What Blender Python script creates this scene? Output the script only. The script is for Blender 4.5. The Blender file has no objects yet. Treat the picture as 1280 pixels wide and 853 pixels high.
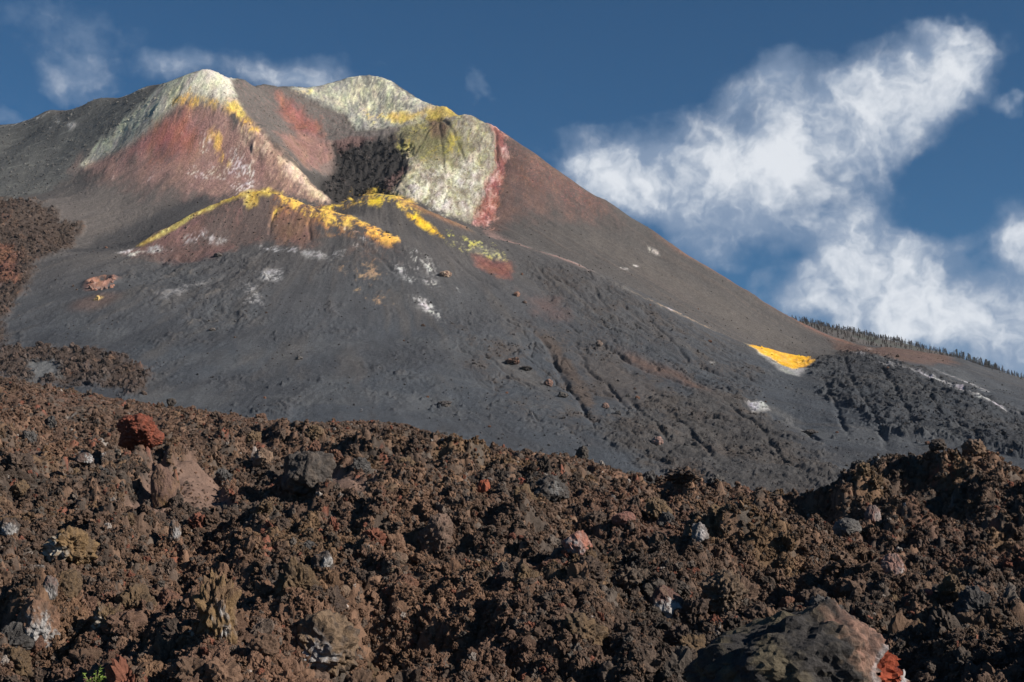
import bpy, bmesh, math, random, time
import numpy as np
from mathutils import Vector
T0 = time.time()
rng = np.random.default_rng(7)
random.seed(7)
SC = bpy.context.scene
COL = SC.collection

# ------------------------------------------------------------------ camera
F = 1758.0                      # focal length in photo pixels (1280 wide)
PITCH = math.radians(8.9)
CP, SP = math.cos(PITCH), math.sin(PITCH)
cam_d = bpy.data.cameras.new('camera')
cam_d.sensor_width = 36.0
cam_d.lens = 36.0 * F / 1280.0
cam_d.clip_start = 0.2
cam_d.clip_end = 30000
cam = bpy.data.objects.new('camera', cam_d)
cam.location = (0, 0, 0)
cam.rotation_euler = (math.pi / 2 + PITCH, 0, 0)
COL.objects.link(cam)
SC.camera = cam

# ------------------------------------------------------------------ exposure
SC.view_settings.view_transform = 'Standard'
SC.view_settings.look = 'None'
SC.view_settings.gamma = 1.0
SC.view_settings.use_curve_mapping = False
SC.view_settings.exposure = 0.6
try:
    SC.cycles.volume_bounces = 0
    SC.cycles.max_bounces = 4
    SC.cycles.diffuse_bounces = 2
    SC.cycles.transparent_max_bounces = 8
except Exception:
    pass

HAZE = 0.000025
# ------------------------------------------------------------------ sun and sky
SUN_EL = math.radians(28)
SUN_AZ = math.radians(111)       # clockwise from the view direction: low light from the right
sun_d = bpy.data.lights.new('sun', 'SUN')
sun_d.energy = 5.0
sun_d.angle = math.radians(0.5)
sun_d.color = (1.0, 0.905, 0.79)
sun = bpy.data.objects.new('sun', sun_d)
to_sun = Vector((math.sin(SUN_AZ) * math.cos(SUN_EL), math.cos(SUN_AZ) * math.cos(SUN_EL), math.sin(SUN_EL)))
sun.rotation_euler = to_sun.to_track_quat('Z', 'Y').to_euler()
COL.objects.link(sun)


def pix_dir(px, py):
    dx = (px - 640.0) / F
    dz = (426.5 - py) / F
    return Vector((dx, CP - dz * SP, SP + dz * CP))


class NT:
    """tiny helper to wire nodes"""
    def __init__(self, tree):
        self.t = tree
        self.n = tree.nodes
        self.l = tree.links

    def new(self, typ, **kw):
        nd = self.n.new(typ)
        for k, v in kw.items():
            setattr(nd, k, v)
        return nd

    def put(self, sock, v):
        if v is None:
            return
        if isinstance(v, bpy.types.NodeSocket):
            self.l.new(v, sock)
        else:
            sock.default_value = v

    def math(self, op, a, b=None, c=None, clamp=False):
        nd = self.new('ShaderNodeMath', operation=op, use_clamp=clamp)
        self.put(nd.inputs[0], a)
        self.put(nd.inputs[1], b)
        self.put(nd.inputs[2], c)
        return nd.outputs[0]

    def vec(self, op, a, b=None, out=0):
        nd = self.new('ShaderNodeVectorMath', operation=op)
        self.put(nd.inputs[0], a)
        if b is not None:
            if op == 'SCALE':
                self.put(nd.inputs[3], b)
            else:
                self.put(nd.inputs[1], b)
        return nd.outputs[out]

    def noise(self, v, scale, detail=6, rough=0.55, dist=0.0, out='Fac'):
        nd = self.new('ShaderNodeTexNoise')
        self.put(nd.inputs['Vector'], v)
        nd.inputs['Scale'].default_value = scale
        nd.inputs['Detail'].default_value = detail
        nd.inputs['Roughness'].default_value = rough
        nd.inputs['Distortion'].default_value = dist
        return nd.outputs[out]

    def ramp(self, v, a, b, lo=0.0, hi=1.0, smooth=True):
        nd = self.new('ShaderNodeMapRange', interpolation_type='SMOOTHSTEP' if smooth else 'LINEAR')
        self.put(nd.inputs[0], v)
        nd.inputs[1].default_value = a
        nd.inputs[2].default_value = b
        nd.inputs[3].default_value = lo
        nd.inputs[4].default_value = hi
        return nd.outputs[0]

    def mix(self, f, a, b, mode='MIX'):
        nd = self.new('ShaderNodeMix', data_type='RGBA', blend_type=mode)
        self.put(nd.inputs[0], f)
        self.put(nd.inputs[6], a)
        self.put(nd.inputs[7], b)
        return nd.outputs[2]


world = bpy.data.worlds.new('World')
SC.world = world
world.use_nodes = True
w = NT(world.node_tree)
w.n.clear()
sky = w.new('ShaderNodeTexSky', sky_type='NISHITA')
sky.sun_disc = False
sky.sun_elevation = SUN_EL
sky.sun_rotation = SUN_AZ
sky.altitude = 2600
sky.air_density = 1.0
sky.dust_density = 0.15
sky.ozone_density = 4.0
SKY_STRENGTH = 0.05
tc = w.new('ShaderNodeTexCoord')
D = w.vec('NORMALIZE', tc.outputs['Generated'])
# cloud banks: soft-edged lumps at fixed directions of the sky, torn up by noise
warp = w.noise(D, 7.0, 5, 0.6, out='Color')
warp = w.vec('SUBTRACT', warp, (0.5, 0.5, 0.5))
Dw = w.vec('ADD', D, w.vec('SCALE', warp, 0.075))
warp2 = w.vec('SUBTRACT', w.noise(D, 28.0, 4, 0.6, out='Color'), (0.5, 0.5, 0.5))
Dw = w.vec('ADD', Dw, w.vec('SCALE', warp2, 0.026))
# (photo px, photo py, radius px along, radius px across, tilt deg, weight)
CLOUDS = [
    (1100, 122, 92, 50, 15, 1.1), (1172, 100, 46, 38, 0, 1.0), (1080, 160, 110, 54, 25, 0.95), (995, 200, 110, 60, 20, 0.74),
    (930, 235, 130, 55, 0, 0.78), (815, 222, 125, 52, -8, 1.1), (722, 196, 62, 38, 0, 1.1), (760, 240, 80, 35, -20, 0.95),
    (940, 110, 120, 48, 15, 0.50), (850, 150, 100, 55, 40, 0.55), (960, 150, 80, 50, 20, 0.5),
    (1000, 290, 95, 46, -15, 0.72), (900, 300, 70, 36, 0, 0.62), (1100, 200, 60, 40, 60, 0.6),
    (1060, 360, 75, 48, 15, 1.05), (1160, 398, 135, 50, -8, 1.35), (1260, 430, 120, 60, -12, 1.3), (1270, 290, 36, 60, 0, 0.75),
    (1190, 310, 95, 26, 25, 0.42), (1272, 128, 20, 12, 0, 0.55), (1330, 330, 60, 60, 0, 0.8),
    (215, 86, 48, 26, 10, 0.75), (335, 92, 85, 34, 5, 0.88), (100, 95, 45, 34, 0, 0.62), (115, 35, 80, 42, 15, 0.56),
    (20, 20, 60, 30, 0, 0.32), (465, 82, 28, 14, 0, 0.42), (586, 116, 12, 26, -25, 0.50), (0, 156, 30, 16, 0, 0.55), (420, 100, 60, 16, 0, 0.45),
]
total = None
for (cx, cy, ra, rb, tilt, wt) in CLOUDS:
    c = pix_dir(cx, cy).normalized()
    right = Vector((1, 0, 0)); right = (right - c * right.dot(c)).normalized()
    up = right.cross(c).normalized()
    t = math.radians(tilt)
    e1 = (right * math.cos(t) + up * math.sin(t)) * (F / ra)
    e2 = (-right * math.sin(t) + up * math.cos(t)) * (F / rb)
    d = w.vec('SUBTRACT', Dw, tuple(c))
    u = w.vec('DOT_PRODUCT', d, tuple(e1), out=1)
    v = w.vec('DOT_PRODUCT', d, tuple(e2), out=1)
    q = w.math('MULTIPLY', u, u)
    q = w.math('MULTIPLY_ADD', v, v, q)
    front = w.math('GREATER_THAN', w.vec('DOT_PRODUCT', Dw, tuple(c), out=1), 0.5)
    g = w.math('EXPONENT', w.math('MULTIPLY', q, -0.9))
    g = w.math('MULTIPLY', g, wt)
    g = w.math('MULTIPLY', g, front)
    total = g if total is None else w.math('ADD', w.math('MAXIMUM', total, g), w.math('MULTIPLY', w.math('MINIMUM', total, g), 0.35))
# beyond this view the broken cloud goes on at random
away = w.ramp(w.vec('DOT_PRODUCT', D, tuple(pix_dir(640, 300).normalized()), out=1), 0.90, 0.82)
low = w.ramp(w.vec('DOT_PRODUCT', D, (0, 0, 1), out=1), 0.75, 0.1)
far_c = w.math('MULTIPLY', w.ramp(w.noise(Dw, 3.2, 3, 0.5), 0.46, 0.7), w.math('MULTIPLY', away, low))
total = w.math('ADD', total, far_c)
tgt = (to_sun - pix_dir(900, 250).normalized() * to_sun.dot(pix_dir(900, 250).normalized())).normalized()
bil = w.noise(Dw, 11.0, 4, 0.5)
bil_s = w.noise(w.vec('ADD', Dw, tuple(tgt * 0.018)), 11.0, 4, 0.5)
bil2 = w.noise(Dw, 30.0, 4, 0.55)
bil2_s = w.noise(w.vec('ADD', Dw, tuple(tgt * 0.007)), 30.0, 4, 0.55)
relief = w.math('ADD', w.math('SUBTRACT', bil, bil_s), w.math('MULTIPLY', w.math('SUBTRACT', bil2, bil2_s), 0.8))
big_ = w.noise(Dw, 5.0, 3, 0.5)
big_s = w.noise(w.vec('ADD', Dw, tuple(tgt * 0.035)), 5.0, 3, 0.5)
relief = w.math('ADD', relief, w.math('MULTIPLY', w.math('SUBTRACT', big_, big_s), 0.9))
fine = w.noise(w.vec('ADD', D, w.vec('SCALE', warp2, 0.008)), 12.0, 9, 0.56, 0.1)
wisps = w.noise(w.vec('MULTIPLY', Dw, (1.0, 1.0, 1.5)), 42.0, 7, 0.6, 0.4)
dens = w.math('ADD', w.math('MULTIPLY', total, 0.95), w.math('MULTIPLY', w.math('SUBTRACT', fine, 0.5), 2.1))
dens = w.math('ADD', dens, w.math('MULTIPLY', w.math('SUBTRACT', wisps, 0.5), 0.18))
dens = w.math('ADD', dens, w.math('MULTIPLY', w.math('SUBTRACT', bil, 0.5), 0.7))
# no lump, no cloud
dens = w.math('MULTIPLY', dens, w.ramp(total, 0.04, 0.3))
alpha = w.ramp(dens, 0.17, 1.02)
alpha = w.math('POWER', alpha, 0.9)
shade = w.ramp(w.math('ADD', w.math('MULTIPLY', dens, 0.8), w.math('MULTIPLY', relief, 2.8)), 0.25, 1.5)
cloud_col = w.mix(shade, (3.2, 4.3, 6.1, 1), (10.8, 11.2, 11.8, 1))
skyc = w.mix(1.0, sky.outputs[0], (0.38, 0.78, 0.91, 1), "MULTIPLY")
col = w.mix(w.math('MULTIPLY', alpha, 0.93), skyc, cloud_col)
bg = w.new('ShaderNodeBackground')
w.put(bg.inputs[0], col)
bg.inputs[1].default_value = SKY_STRENGTH
out = w.new('ShaderNodeOutputWorld')
w.l.new(bg.outputs[0], out.inputs[0])

# ------------------------------------------------------------------ numpy noise
_perm = rng.permutation(256)
PERM = np.concatenate([_perm, _perm]).astype(np.int32)
_ga = rng.uniform(0, 2 * np.pi, 256)
GX, GY = np.cos(_ga).astype(np.float32), np.sin(_ga).astype(np.float32)


def perlin(x, y, seed=0):
    x = np.asarray(x, np.float64); y = np.asarray(y, np.float64)
    xi = np.floor(x).astype(np.int64); yi = np.floor(y).astype(np.int64)
    xf = (x - xi).astype(np.float32); yf = (y - yi).astype(np.float32)
    xi = (xi + seed * 37) & 255; yi = (yi + seed * 91) & 255
    u = xf * xf * xf * (xf * (xf * 6 - 15) + 10)
    v = yf * yf * yf * (yf * (yf * 6 - 15) + 10)
    x1 = (xi + 1) & 255; y1 = (yi + 1) & 255
    a = PERM[PERM[xi] + yi]; b = PERM[PERM[x1] + yi]
    c = PERM[PERM[xi] + y1]; d = PERM[PERM[x1] + y1]
    n00 = GX[a] * xf + GY[a] * yf
    n10 = GX[b] * (xf - 1) + GY[b] * yf
    n01 = GX[c] * xf + GY[c] * (yf - 1)
    n11 = GX[d] * (xf - 1) + GY[d] * (yf - 1)
    nx0 = n00 + u * (n10 - n00)
    nx1 = n01 + u * (n11 - n01)
    return (nx0 + v * (nx1 - nx0)) * 1.5


def fbm(x, y, octs=5, seed=0, gain=0.5, ridged=False):
    s = 0.0; amp = 1.0; tot = 0.0; f = 1.0
    for i in range(octs):
        n = perlin(x * f + i * 17.3, y * f - i * 9.1, seed + i)
        if ridged:
            n = 1.0 - 2.0 * np.abs(n)
        s = s + n * amp; tot += amp; amp *= gain; f *= 2.03
    return s / tot


def worley(x, y, seed=0):
    """distance to nearest and second nearest jittered cell point, and a per-cell random"""
    xi = np.floor(x).astype(np.int64); yi = np.floor(y).astype(np.int64)
    d1 = np.full(x.shape, 9.0, np.float32); d2 = d1.copy(); idv = np.zeros(x.shape, np.float32)
    for oy in (-1, 0, 1):
        for ox in (-1, 0, 1):
            cx, cy = xi + ox, yi + oy
            h = PERM[PERM[(cx + seed * 13) & 255] + ((cy + seed * 7) & 255)]
            h2 = PERM[h + 31]
            h3 = PERM[h2 + 77]
            dx = (cx + h / 255.0 - x); dy = (cy + h2 / 255.0 - y)
            d = np.sqrt(dx * dx + dy * dy).astype(np.float32)
            nearer = d < d1
            d2 = np.where(nearer, d1, np.minimum(d2, d))
            idv = np.where(nearer, h3 / 255.0, idv)
            d1 = np.where(nearer, d, d1)
    return d1, d2, idv


def sstep(v, a, b):
    t = np.clip((v - a) / (b - a), 0, 1)
    return t * t * (3 - 2 * t)


# ------------------------------------------------------------------ terrain sheets
def ray_ab(px, py):
    """slope in plan (x per y) and height per y of the sight line through a photo pixel"""
    px = np.asarray(px, float); py = np.asarray(py, float)
    dx = (px - 640.0) / F; dz = (426.5 - py) / F
    yy = CP - dz * SP
    return dx / yy, (SP + dz * CP) / yy


def rbf_fit(P, c, smooth=0.0):
    P = np.array(P, float)
    X, Y, Z = P[:, 0], P[:, 1], P[:, 2]
    n = len(P)
    K = np.sqrt((X[:, None] - X) ** 2 + (Y[:, None] - Y) ** 2 + c * c)
    K[np.diag_indices(n)] -= smooth
    Q = np.stack([np.ones(n), X / 100, Y / 100], 1)
    A = np.block([[K, Q], [Q.T, np.zeros((3, 3))]])
    s = np.linalg.lstsq(A, np.concatenate([Z, np.zeros(3)]), rcond=None)[0]

    def ev(x, y):
        out = s[n] + s[n + 1] * x / 100 + s[n + 2] * y / 100
        for i in range(n):
            out = out + s[i] * np.sqrt((x - X[i]) ** 2 + (y - Y[i]) ** 2 + c * c)
        return out
    return ev


def from_pix(pts):
    out = []
    for p in pts:
        a, b = ray_ab(p[0], p[1])
        out.append((a * p[2], p[2], b * p[2] + (p[3] if len(p) > 3 else 0)))
    return out


class Sheet:
    """a height field on a fan-shaped grid; a = x / y, rows at distances Y"""
    def __init__(self, a, Y):
        self.a = np.asarray(a, float); self.Y = np.asarray(Y, float)
        self.A, self.YY = np.meshgrid(self.a, self.Y)
        self.X = self.A * self.YY
        self.Z = None

    def sample(self, x, y, F_=None):
        G = self.Z if F_ is None else F_
        x = np.asarray(x, float); y = np.asarray(y, float)
        a = x / y
        i = np.clip(np.interp(a, self.a, np.arange(len(self.a))), 0, len(self.a) - 1.001)
        j = np.clip(np.interp(y, self.Y, np.arange(len(self.Y))), 0, len(self.Y) - 1.001)
        i0 = i.astype(int); j0 = j.astype(int); fi = i - i0; fj = j - j0
        return ((G[j0, i0] * (1 - fi) + G[j0, i0 + 1] * fi) * (1 - fj) + (G[j0 + 1, i0] * (1 - fi) + G[j0 + 1, i0 + 1] * fi) * fj)

    def hit(self, px, py):
        """first point of the sheet met by the sight line through a photo pixel"""
        a, b = ray_ab(px, py)
        z = self.sample(self.Y * float(a), self.Y)
        over = z - self.Y * float(b)
        k = np.argmax(over >= 0)
        if over[k] < 0:
            k = int(np.argmax(z / self.Y))
            y = self.Y[k]
        elif k > 0:
            f = over[k - 1] / (over[k - 1] - over[k])
            y = self.Y[k - 1] + f * (self.Y[k] - self.Y[k - 1])
        else:
            y = self.Y[0]
        x = float(a) * y
        return np.array([x, y, float(self.sample(x, y))])

    def mesh(self, name, colour=None, extra=None, disp=None):
        ny, na = self.A.shape
        co = np.stack([self.X, self.YY, self.Z], -1)
        if disp is not None:
            co = co + disp
        co = co.reshape(-1, 3).astype(np.float32)
        me = bpy.data.meshes.new(name)
        idx = np.arange(ny * na, dtype=np.int32).reshape(ny, na)
        q = np.stack([idx[:-1, :-1], idx[:-1, 1:], idx[1:, 1:], idx[1:, :-1]], -1).reshape(-1, 4)
        me.vertices.add(len(co)); me.vertices.foreach_set('co', co.ravel())
        me.loops.add(q.size); me.loops.foreach_set('vertex_index', q.ravel())
        me.polygons.add(len(q))
        me.polygons.foreach_set('loop_start', np.arange(0, q.size, 4, dtype=np.int32))
        me.update(calc_edges=True)
        me.polygons.foreach_set('use_smooth', np.ones(len(q), bool))
        if colour is not None:
            at = me.attributes.new('tint', 'FLOAT_COLOR', 'POINT')
            c4 = np.concatenate([colour.reshape(-1, 3), np.ones((len(co), 1))], 1).astype(np.float32)
            at.data.foreach_set('color', c4.ravel())
        for k, v in (extra or {}).items():
            at = me.attributes.new(k, 'FLOAT', 'POINT')
            at.data.foreach_set('value', v.astype(np.float32).ravel())
        ob = bpy.data.objects.new(name, me)
        COL.objects.link(ob)
        return ob


def poly_sd(x, y, P):
    """signed distance to polygon (positive inside)"""
    P = np.asarray(P)
    d = np.full(x.shape, 1e9); ins = np.zeros(x.shape, bool)
    n = len(P)
    for i in range(n):
        ax, ay = P[i]; bx, by = P[(i + 1) % n]
        ex, ey = bx - ax, by - ay
        wx, wy = x - ax, y - ay
        t = np.clip((wx * ex + wy * ey) / (ex * ex + ey * ey + 1e-9), 0, 1)
        d = np.minimum(d, (wx - ex * t) ** 2 + (wy - ey * t) ** 2)
        cond = ((ay <= y) & (by > y)) | ((by <= y) & (ay > y))
        xc = ax + (y - ay) / (by - ay + 1e-12) * ex
        ins ^= cond & (x < xc)
    d = np.sqrt(d)
    return np.where(ins, d, -d)


def line_d(x, y, P):
    P = np.asarray(P); d = np.full(x.shape, 1e9); tt = np.zeros(x.shape)
    n = len(P) - 1
    for i in range(n):
        ax, ay = P[i]; bx, by = P[i + 1]
        ex, ey = bx - ax, by - ay
        wx, wy = x - ax, y - ay
        t = np.clip((wx * ex + wy * ey) / (ex * ex + ey * ey + 1e-9), 0, 1)
        dd = (wx - ex * t) ** 2 + (wy - ey * t) ** 2
        m = dd < d
        tt = np.where(m, (i + t) / n, tt)
        d = np.where(m, dd, d)
    return np.sqrt(d), tt

#@MOUNTAIN
# ------------------------------------------------------------------ the volcano
def tag(o, label=None, cat=None, group=None, kind=None):
    if label: o['label'] = label
    if cat: o['category'] = cat
    if group: o['group'] = group
    if kind: o['kind'] = kind
    return o


SKYL = [(-150, 205, 1010), (-60, 175, 985), (0, 157, 960), (60, 139, 940), (120, 123, 920), (180, 108, 900), (215, 99, 888), (238, 91, 880), (258, 88, 872),
        (280, 95, 885), (305, 101, 905), (330, 106, 930), (352, 109, 948), (370, 111, 960), (390, 109, 970), (415, 103, 980), (440, 97, 985), (465, 94, 985),
        (490, 102, 980), (512, 116, 970), (535, 130, 955), (560, 136, 945), (590, 144, 920), (610, 154, 905), (628, 167, 893), (660, 188, 885), (700, 215, 878), (760, 253, 868),
        (820, 291, 858), (880, 329, 848), (940, 366, 840), (1000, 402, 832), (1050, 424, 825)]
MP = list(SKYL)
# falling away behind the skyline
hid = []
for i, (px, py, d) in enumerate(SKYL):
    a, b = ray_ab(px, py)
    if 250 < px < 640:      # round the far side of the crater the ground drops steeply
        hid.append((a * (d + 70), d + 70, b * d - 32))
        if i % 2: hid.append((a * (d + 260), d + 260, b * d - 150))
    else:
        hid.append((a * (d + 60), d + 60, b * d - 14))
        if i % 2: hid.append((a * (d + 260), d + 260, max(b * d - 125, 10)))
# left front rim of the crater, from the summit down to the breach
MP += [(272, 108, 860), (285, 125, 848), (300, 143, 838), (320, 163, 828), (345, 190, 815), (372, 215, 805), (395, 237, 796), (412, 250, 790)]
# outer face left of that rim
MP += [(225, 130, 850), (250, 160, 832), (280, 195, 815), (320, 225, 798), (370, 243, 788), (200, 185, 828), (150, 165, 862), (90, 165, 890), (30, 175, 915),
       (120, 200, 850), (60, 200, 870), (0, 200, 890), (-100, 220, 900), (240, 225, 795), (160, 225, 810), (100, 235, 815), (40, 240, 820), (-40, 250, 820), (300, 232, 790)]
# inside: inner wall below the far rim
MP += [(300, 118, 885), (315, 135, 872), (335, 130, 905), (350, 160, 868), (375, 150, 915), (375, 185, 862), (400, 140, 935), (405, 170, 905), (400, 205, 868), (415, 220, 858),
       (440, 130, 955), (470, 130, 955), (500, 135, 945), (440, 158, 925), (470, 160, 922), (500, 155, 928), (530, 148, 935), (430, 178, 898), (460, 180, 896), (490, 172, 905)]
# the pit
MP += [(430, 200, 880), (460, 205, 875), (490, 200, 872), (430, 225, 858), (460, 232, 850), (490, 232, 838), (440, 246, 835), (412, 246, 815, -4), (470, 244, 815, -3)]
# spur and bright inner face on the right
MP += [(548, 152, 925), (545, 175, 898), (520, 170, 905), (525, 200, 870), (500, 222, 848), (515, 240, 825), (560, 190, 880), (560, 225, 845), (560, 262, 810), (590, 175, 893),
       (595, 215, 858), (595, 255, 822), (582, 278, 800), (618, 185, 882), (624, 215, 862), (620, 245, 835), (608, 282, 800)]
# outer right flank
MP += [(650, 215, 860), (650, 250, 832), (640, 290, 790), (700, 250, 848), (700, 290, 808), (700, 320, 765), (760, 290, 835), (760, 335, 770), (820, 320, 835), (820, 370, 745),
       (880, 352, 825), (880, 400, 730), (940, 385, 822), (940, 430, 715), (1000, 420, 812), (1000, 450, 720), (1050, 440, 790)]
# first front ridge crest
MP += [(160, 313, 690), (180, 302, 695), (200, 292, 700), (225, 278, 706), (250, 265, 711), (275, 253, 715), (300, 244, 718), (325, 239, 720), (345, 243, 720), (365, 249, 718), (385, 256, 714),
       (410, 263, 708), (435, 272, 701), (460, 284, 693), (490, 299, 682), (520, 318, 668)]
# second front ridge crest
MP += [(398, 256, 746, -1), (418, 253, 752), (440, 246, 755), (470, 240, 755), (500, 247, 750), (525, 259, 745), (550, 271, 740), (580, 284, 733), (620, 302, 726), (650, 312, 722),
       (700, 328, 712), (760, 350, 705), (820, 378, 695), (880, 408, 682), (930, 433, 668), (975, 452, 655), (1010, 462, 645)]
# hollows behind those ridges
MP += [(120, 303, 728, -4), (160, 292, 732, -7), (200, 274, 736, -9), (240, 258, 742, -10), (290, 242, 750, -11), (330, 238, 755, -11), (370, 250, 755, -8), (60, 285, 740), (0, 270, 745), (-80, 280, 745),
       (400, 262, 735, -6), (440, 262, 728, -2), (480, 275, 716, -2), (520, 290, 706, -1), (560, 310, 696, -1)]
MP += [(470, 243, 785, -8), (520, 262, 780, -7), (590, 288, 765, -4), (430, 252, 785, -5)]
# slope below the ridges
MP += [(-100, 330, 660), (0, 320, 660), (60, 318, 668), (110, 320, 672), (180, 325, 668), (250, 308, 680), (300, 290, 692), (345, 270, 702), (300, 315, 668), (370, 300, 684), (430, 310, 668), (400, 330, 648),
       (-100, 400, 560), (0, 400, 560), (70, 370, 600), (130, 355, 612), (200, 360, 602), (200, 400, 556), (300, 350, 622), (300, 400, 560), (400, 370, 602), (400, 400, 568), (480, 350, 630), (500, 400, 583),
       (560, 340, 662), (600, 330, 688), (600, 380, 625), (600, 420, 575), (650, 350, 675), (700, 370, 665), (700, 420, 600), (760, 400, 640), (800, 430, 612), (860, 440, 612), (900, 460, 598), (950, 470, 600)]
MP += [(-100, 500, 430), (0, 470, 460), (100, 470, 462), (200, 470, 462), (300, 470, 468), (400, 470, 476), (500, 470, 490), (600, 470, 508), (700, 480, 520), (800, 490, 525), (900, 500, 528), (1000, 490, 575), (1000, 530, 500)]
MP += [(100, 520, 400), (300, 520, 405), (500, 530, 405), (650, 550, 398), (800, 560, 408), (900, 580, 392), (1000, 580, 405), (1000, 620, 350), (800, 610, 350), (600, 600, 340), (300, 600, 320), (0, 600, 320)]
# lower right
MP += [(1050, 460, 640), (1100, 455, 650), (1060, 500, 545), (1100, 480, 590), (1140, 470, 620), (1100, 520, 500), (1160, 500, 545), (1220, 500, 560), (1280, 520, 540), (1400, 560, 520),
       (1160, 540, 455), (1220, 550, 440), (1280, 560, 430), (1100, 580, 400), (1280, 600, 370), (1180, 470, 650), (1240, 490, 620)]
MP += [(1075, 435, 790), (1100, 434, 795), (1150, 438, 800), (1200, 448, 800), (1250, 465, 790), (1290, 480, 780), (1400, 520, 760), (1100, 445, 720), (1160, 452, 725), (1220, 470, 715), (1280, 497, 690)]
PTS = from_pix(MP) + hid
for px in (1075, 1150, 1200, 1250, 1290, 1400):
    a, b = ray_ab(px, 440 if px < 1160 else 440 + (px - 1160) * 0.33)
    PTS.append((a * 900, 900, b * 790 - 12)); PTS.append((a * 1150, 1150, b * 790 - 60))
for px in (-400, 0, 300, 640, 900, 1280, 1600):
    a, b = ray_ab(px, 600)
    PTS.append((a * 230, 230, 7.0)); PTS.append((a * 120, 120, 0.0))
for (X, Y, Z) in ((-520, 950, 160), (-620, 1050, 110), (-420, 700, 75), (-330, 480, 32), (560, 900, 60), (620, 1200, 20), (430, 600, 40), (300, 330, 12), (-500, 1300, 60), (0, 1350, 60), (400, 1350, 20)):
    PTS.append((X, Y, Z))
aM = np.concatenate([np.linspace(-0.62, -0.40, 60)[:-1], np.linspace(-0.40, 0.40, 1010), np.linspace(0.40, 0.62, 60)[1:]])
yM = np.concatenate([np.linspace(118, 330, 50)[:-1], np.linspace(330, 560, 200)[:-1], np.linspace(560, 1000, 370)[:-1], np.linspace(1000, 1400, 45)])
MT = Sheet(aM, yM)
# evaluate the smooth base on a coarser fan and bring it to the fine grid
aC = np.linspace(-0.62, 0.62, 420); yC = np.linspace(118, 1400, 420)
CO = Sheet(aC, yC)
CO.Z = rbf_fit(PTS, 3.5, 0.5)(CO.X, CO.YY)
MT.Z = CO.sample(MT.X, MT.YY)
BASE = MT.Z.copy()
print('base', round(time.time() - T0, 1))
XM, YM = MT.X, MT.YY
KY = 0.42          # plan distances along the view count less: the slope is seen obliquely
grain = fbm(XM / 1.4, YM / 3.2, 3, 41, gain=0.7)
wx = fbm(XM / 16, YM / 30, 4, 3) ; wy = fbm(XM / 16 + 40, YM / 30, 4, 9)
nf = fbm(XM / 6, YM / 14, 5, 21, gain=0.65)
mott2 = 1.5 * fbm(XM / 9 + wx * 0.3, YM / 21 + wy * 0.3, 6, 49, gain=0.78)


def to_plan(poly, sheet=MT):
    return [(h[0], h[1]) for h in (sheet.hit(px, py) for px, py in poly)]


def region(poly, feather=6, warp=6.0):
    """mask 0..1 on the volcano of a patch whose outline is given by photo pixels; feather / warp in pixels"""
    k = 0.45
    P = [(x, y * KY) for x, y in to_plan(poly)]
    xs = [p[0] for p in P]; ys = [p[1] for p in P]
    m = 25
    rows = np.where((yM * KY > min(ys) - m) & (yM * KY < max(ys) + m))[0]
    out = np.zeros(XM.shape)
    if not len(rows): return out
    r0, r1 = rows[0], rows[-1] + 1
    amin = (min(xs) - m) / yM[r0 if min(xs) - m < 0 else r1 - 1]; amax = (max(xs) + m) / yM[r0 if max(xs) + m > 0 else r1 - 1]
    c0, c1 = np.searchsorted(aM, amin), np.searchsorted(aM, amax)
    s = (slice(max(r0, 0), r1), slice(max(c0, 0), c1))
    sd = poly_sd(XM[s], YM[s] * KY, P)
    sd = sd + (wx[s] * 1.3 + nf[s] * 1.5 + mott2[s] * 0.9 + grain[s] * 0.5) * warp * k
    fe = feather * 1.5 + 1.0
    out[s] = sstep(sd, -fe * k * 0.5, fe * k * 0.5)
    return out


def streak(line, width=3.0, soft=1.0):
    P = [(x, y * KY) for x, y in to_plan(line)]
    xs = [p[0] for p in P]; ys = [p[1] for p in P]; m = 25
    r = np.where((yM * KY > min(ys) - m) & (yM * KY < max(ys) + m))[0]
    out = np.zeros(XM.shape); s = (slice(r[0], r[-1] + 1), slice(None))
    d, t = line_d(XM[s] + wx[s] * 1.4 + nf[s] * 1.6, YM[s] * KY + wy[s] * 1.4 + mott2[s] * 1.2, P)
    k = 0.45 * width
    prof = np.exp(-(d / k) ** 2) * np.clip(np.sin(np.pi * np.clip(t, 0.02, 0.98)) * 2.2, 0, 1) ** 0.6
    out[s] = prof
    return out


# downslope streak coordinates around the cone's axis
CX, CY = -95.0, 905.0
rr = np.hypot(XM - CX, YM - CY); th = np.arctan2(XM - CX, -(YM - CY))
str1 = fbm(th * 34 + wx * 0.25, rr / 90, 5, 31)
str2 = fbm(th * 110 + wx * 0.4, rr / 60, 4, 37)
mott = 1.25 * fbm(XM / 16, YM / 36, 7, 45, gain=0.72)
str3 = fbm(th * 260 + wx * 0.3, rr / 26, 3, 57)
big = fbm(XM / 60, YM / 110, 4, 53)
low_x, low_y = XM, YM
print('noises', round(time.time() - T0, 1))

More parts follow.
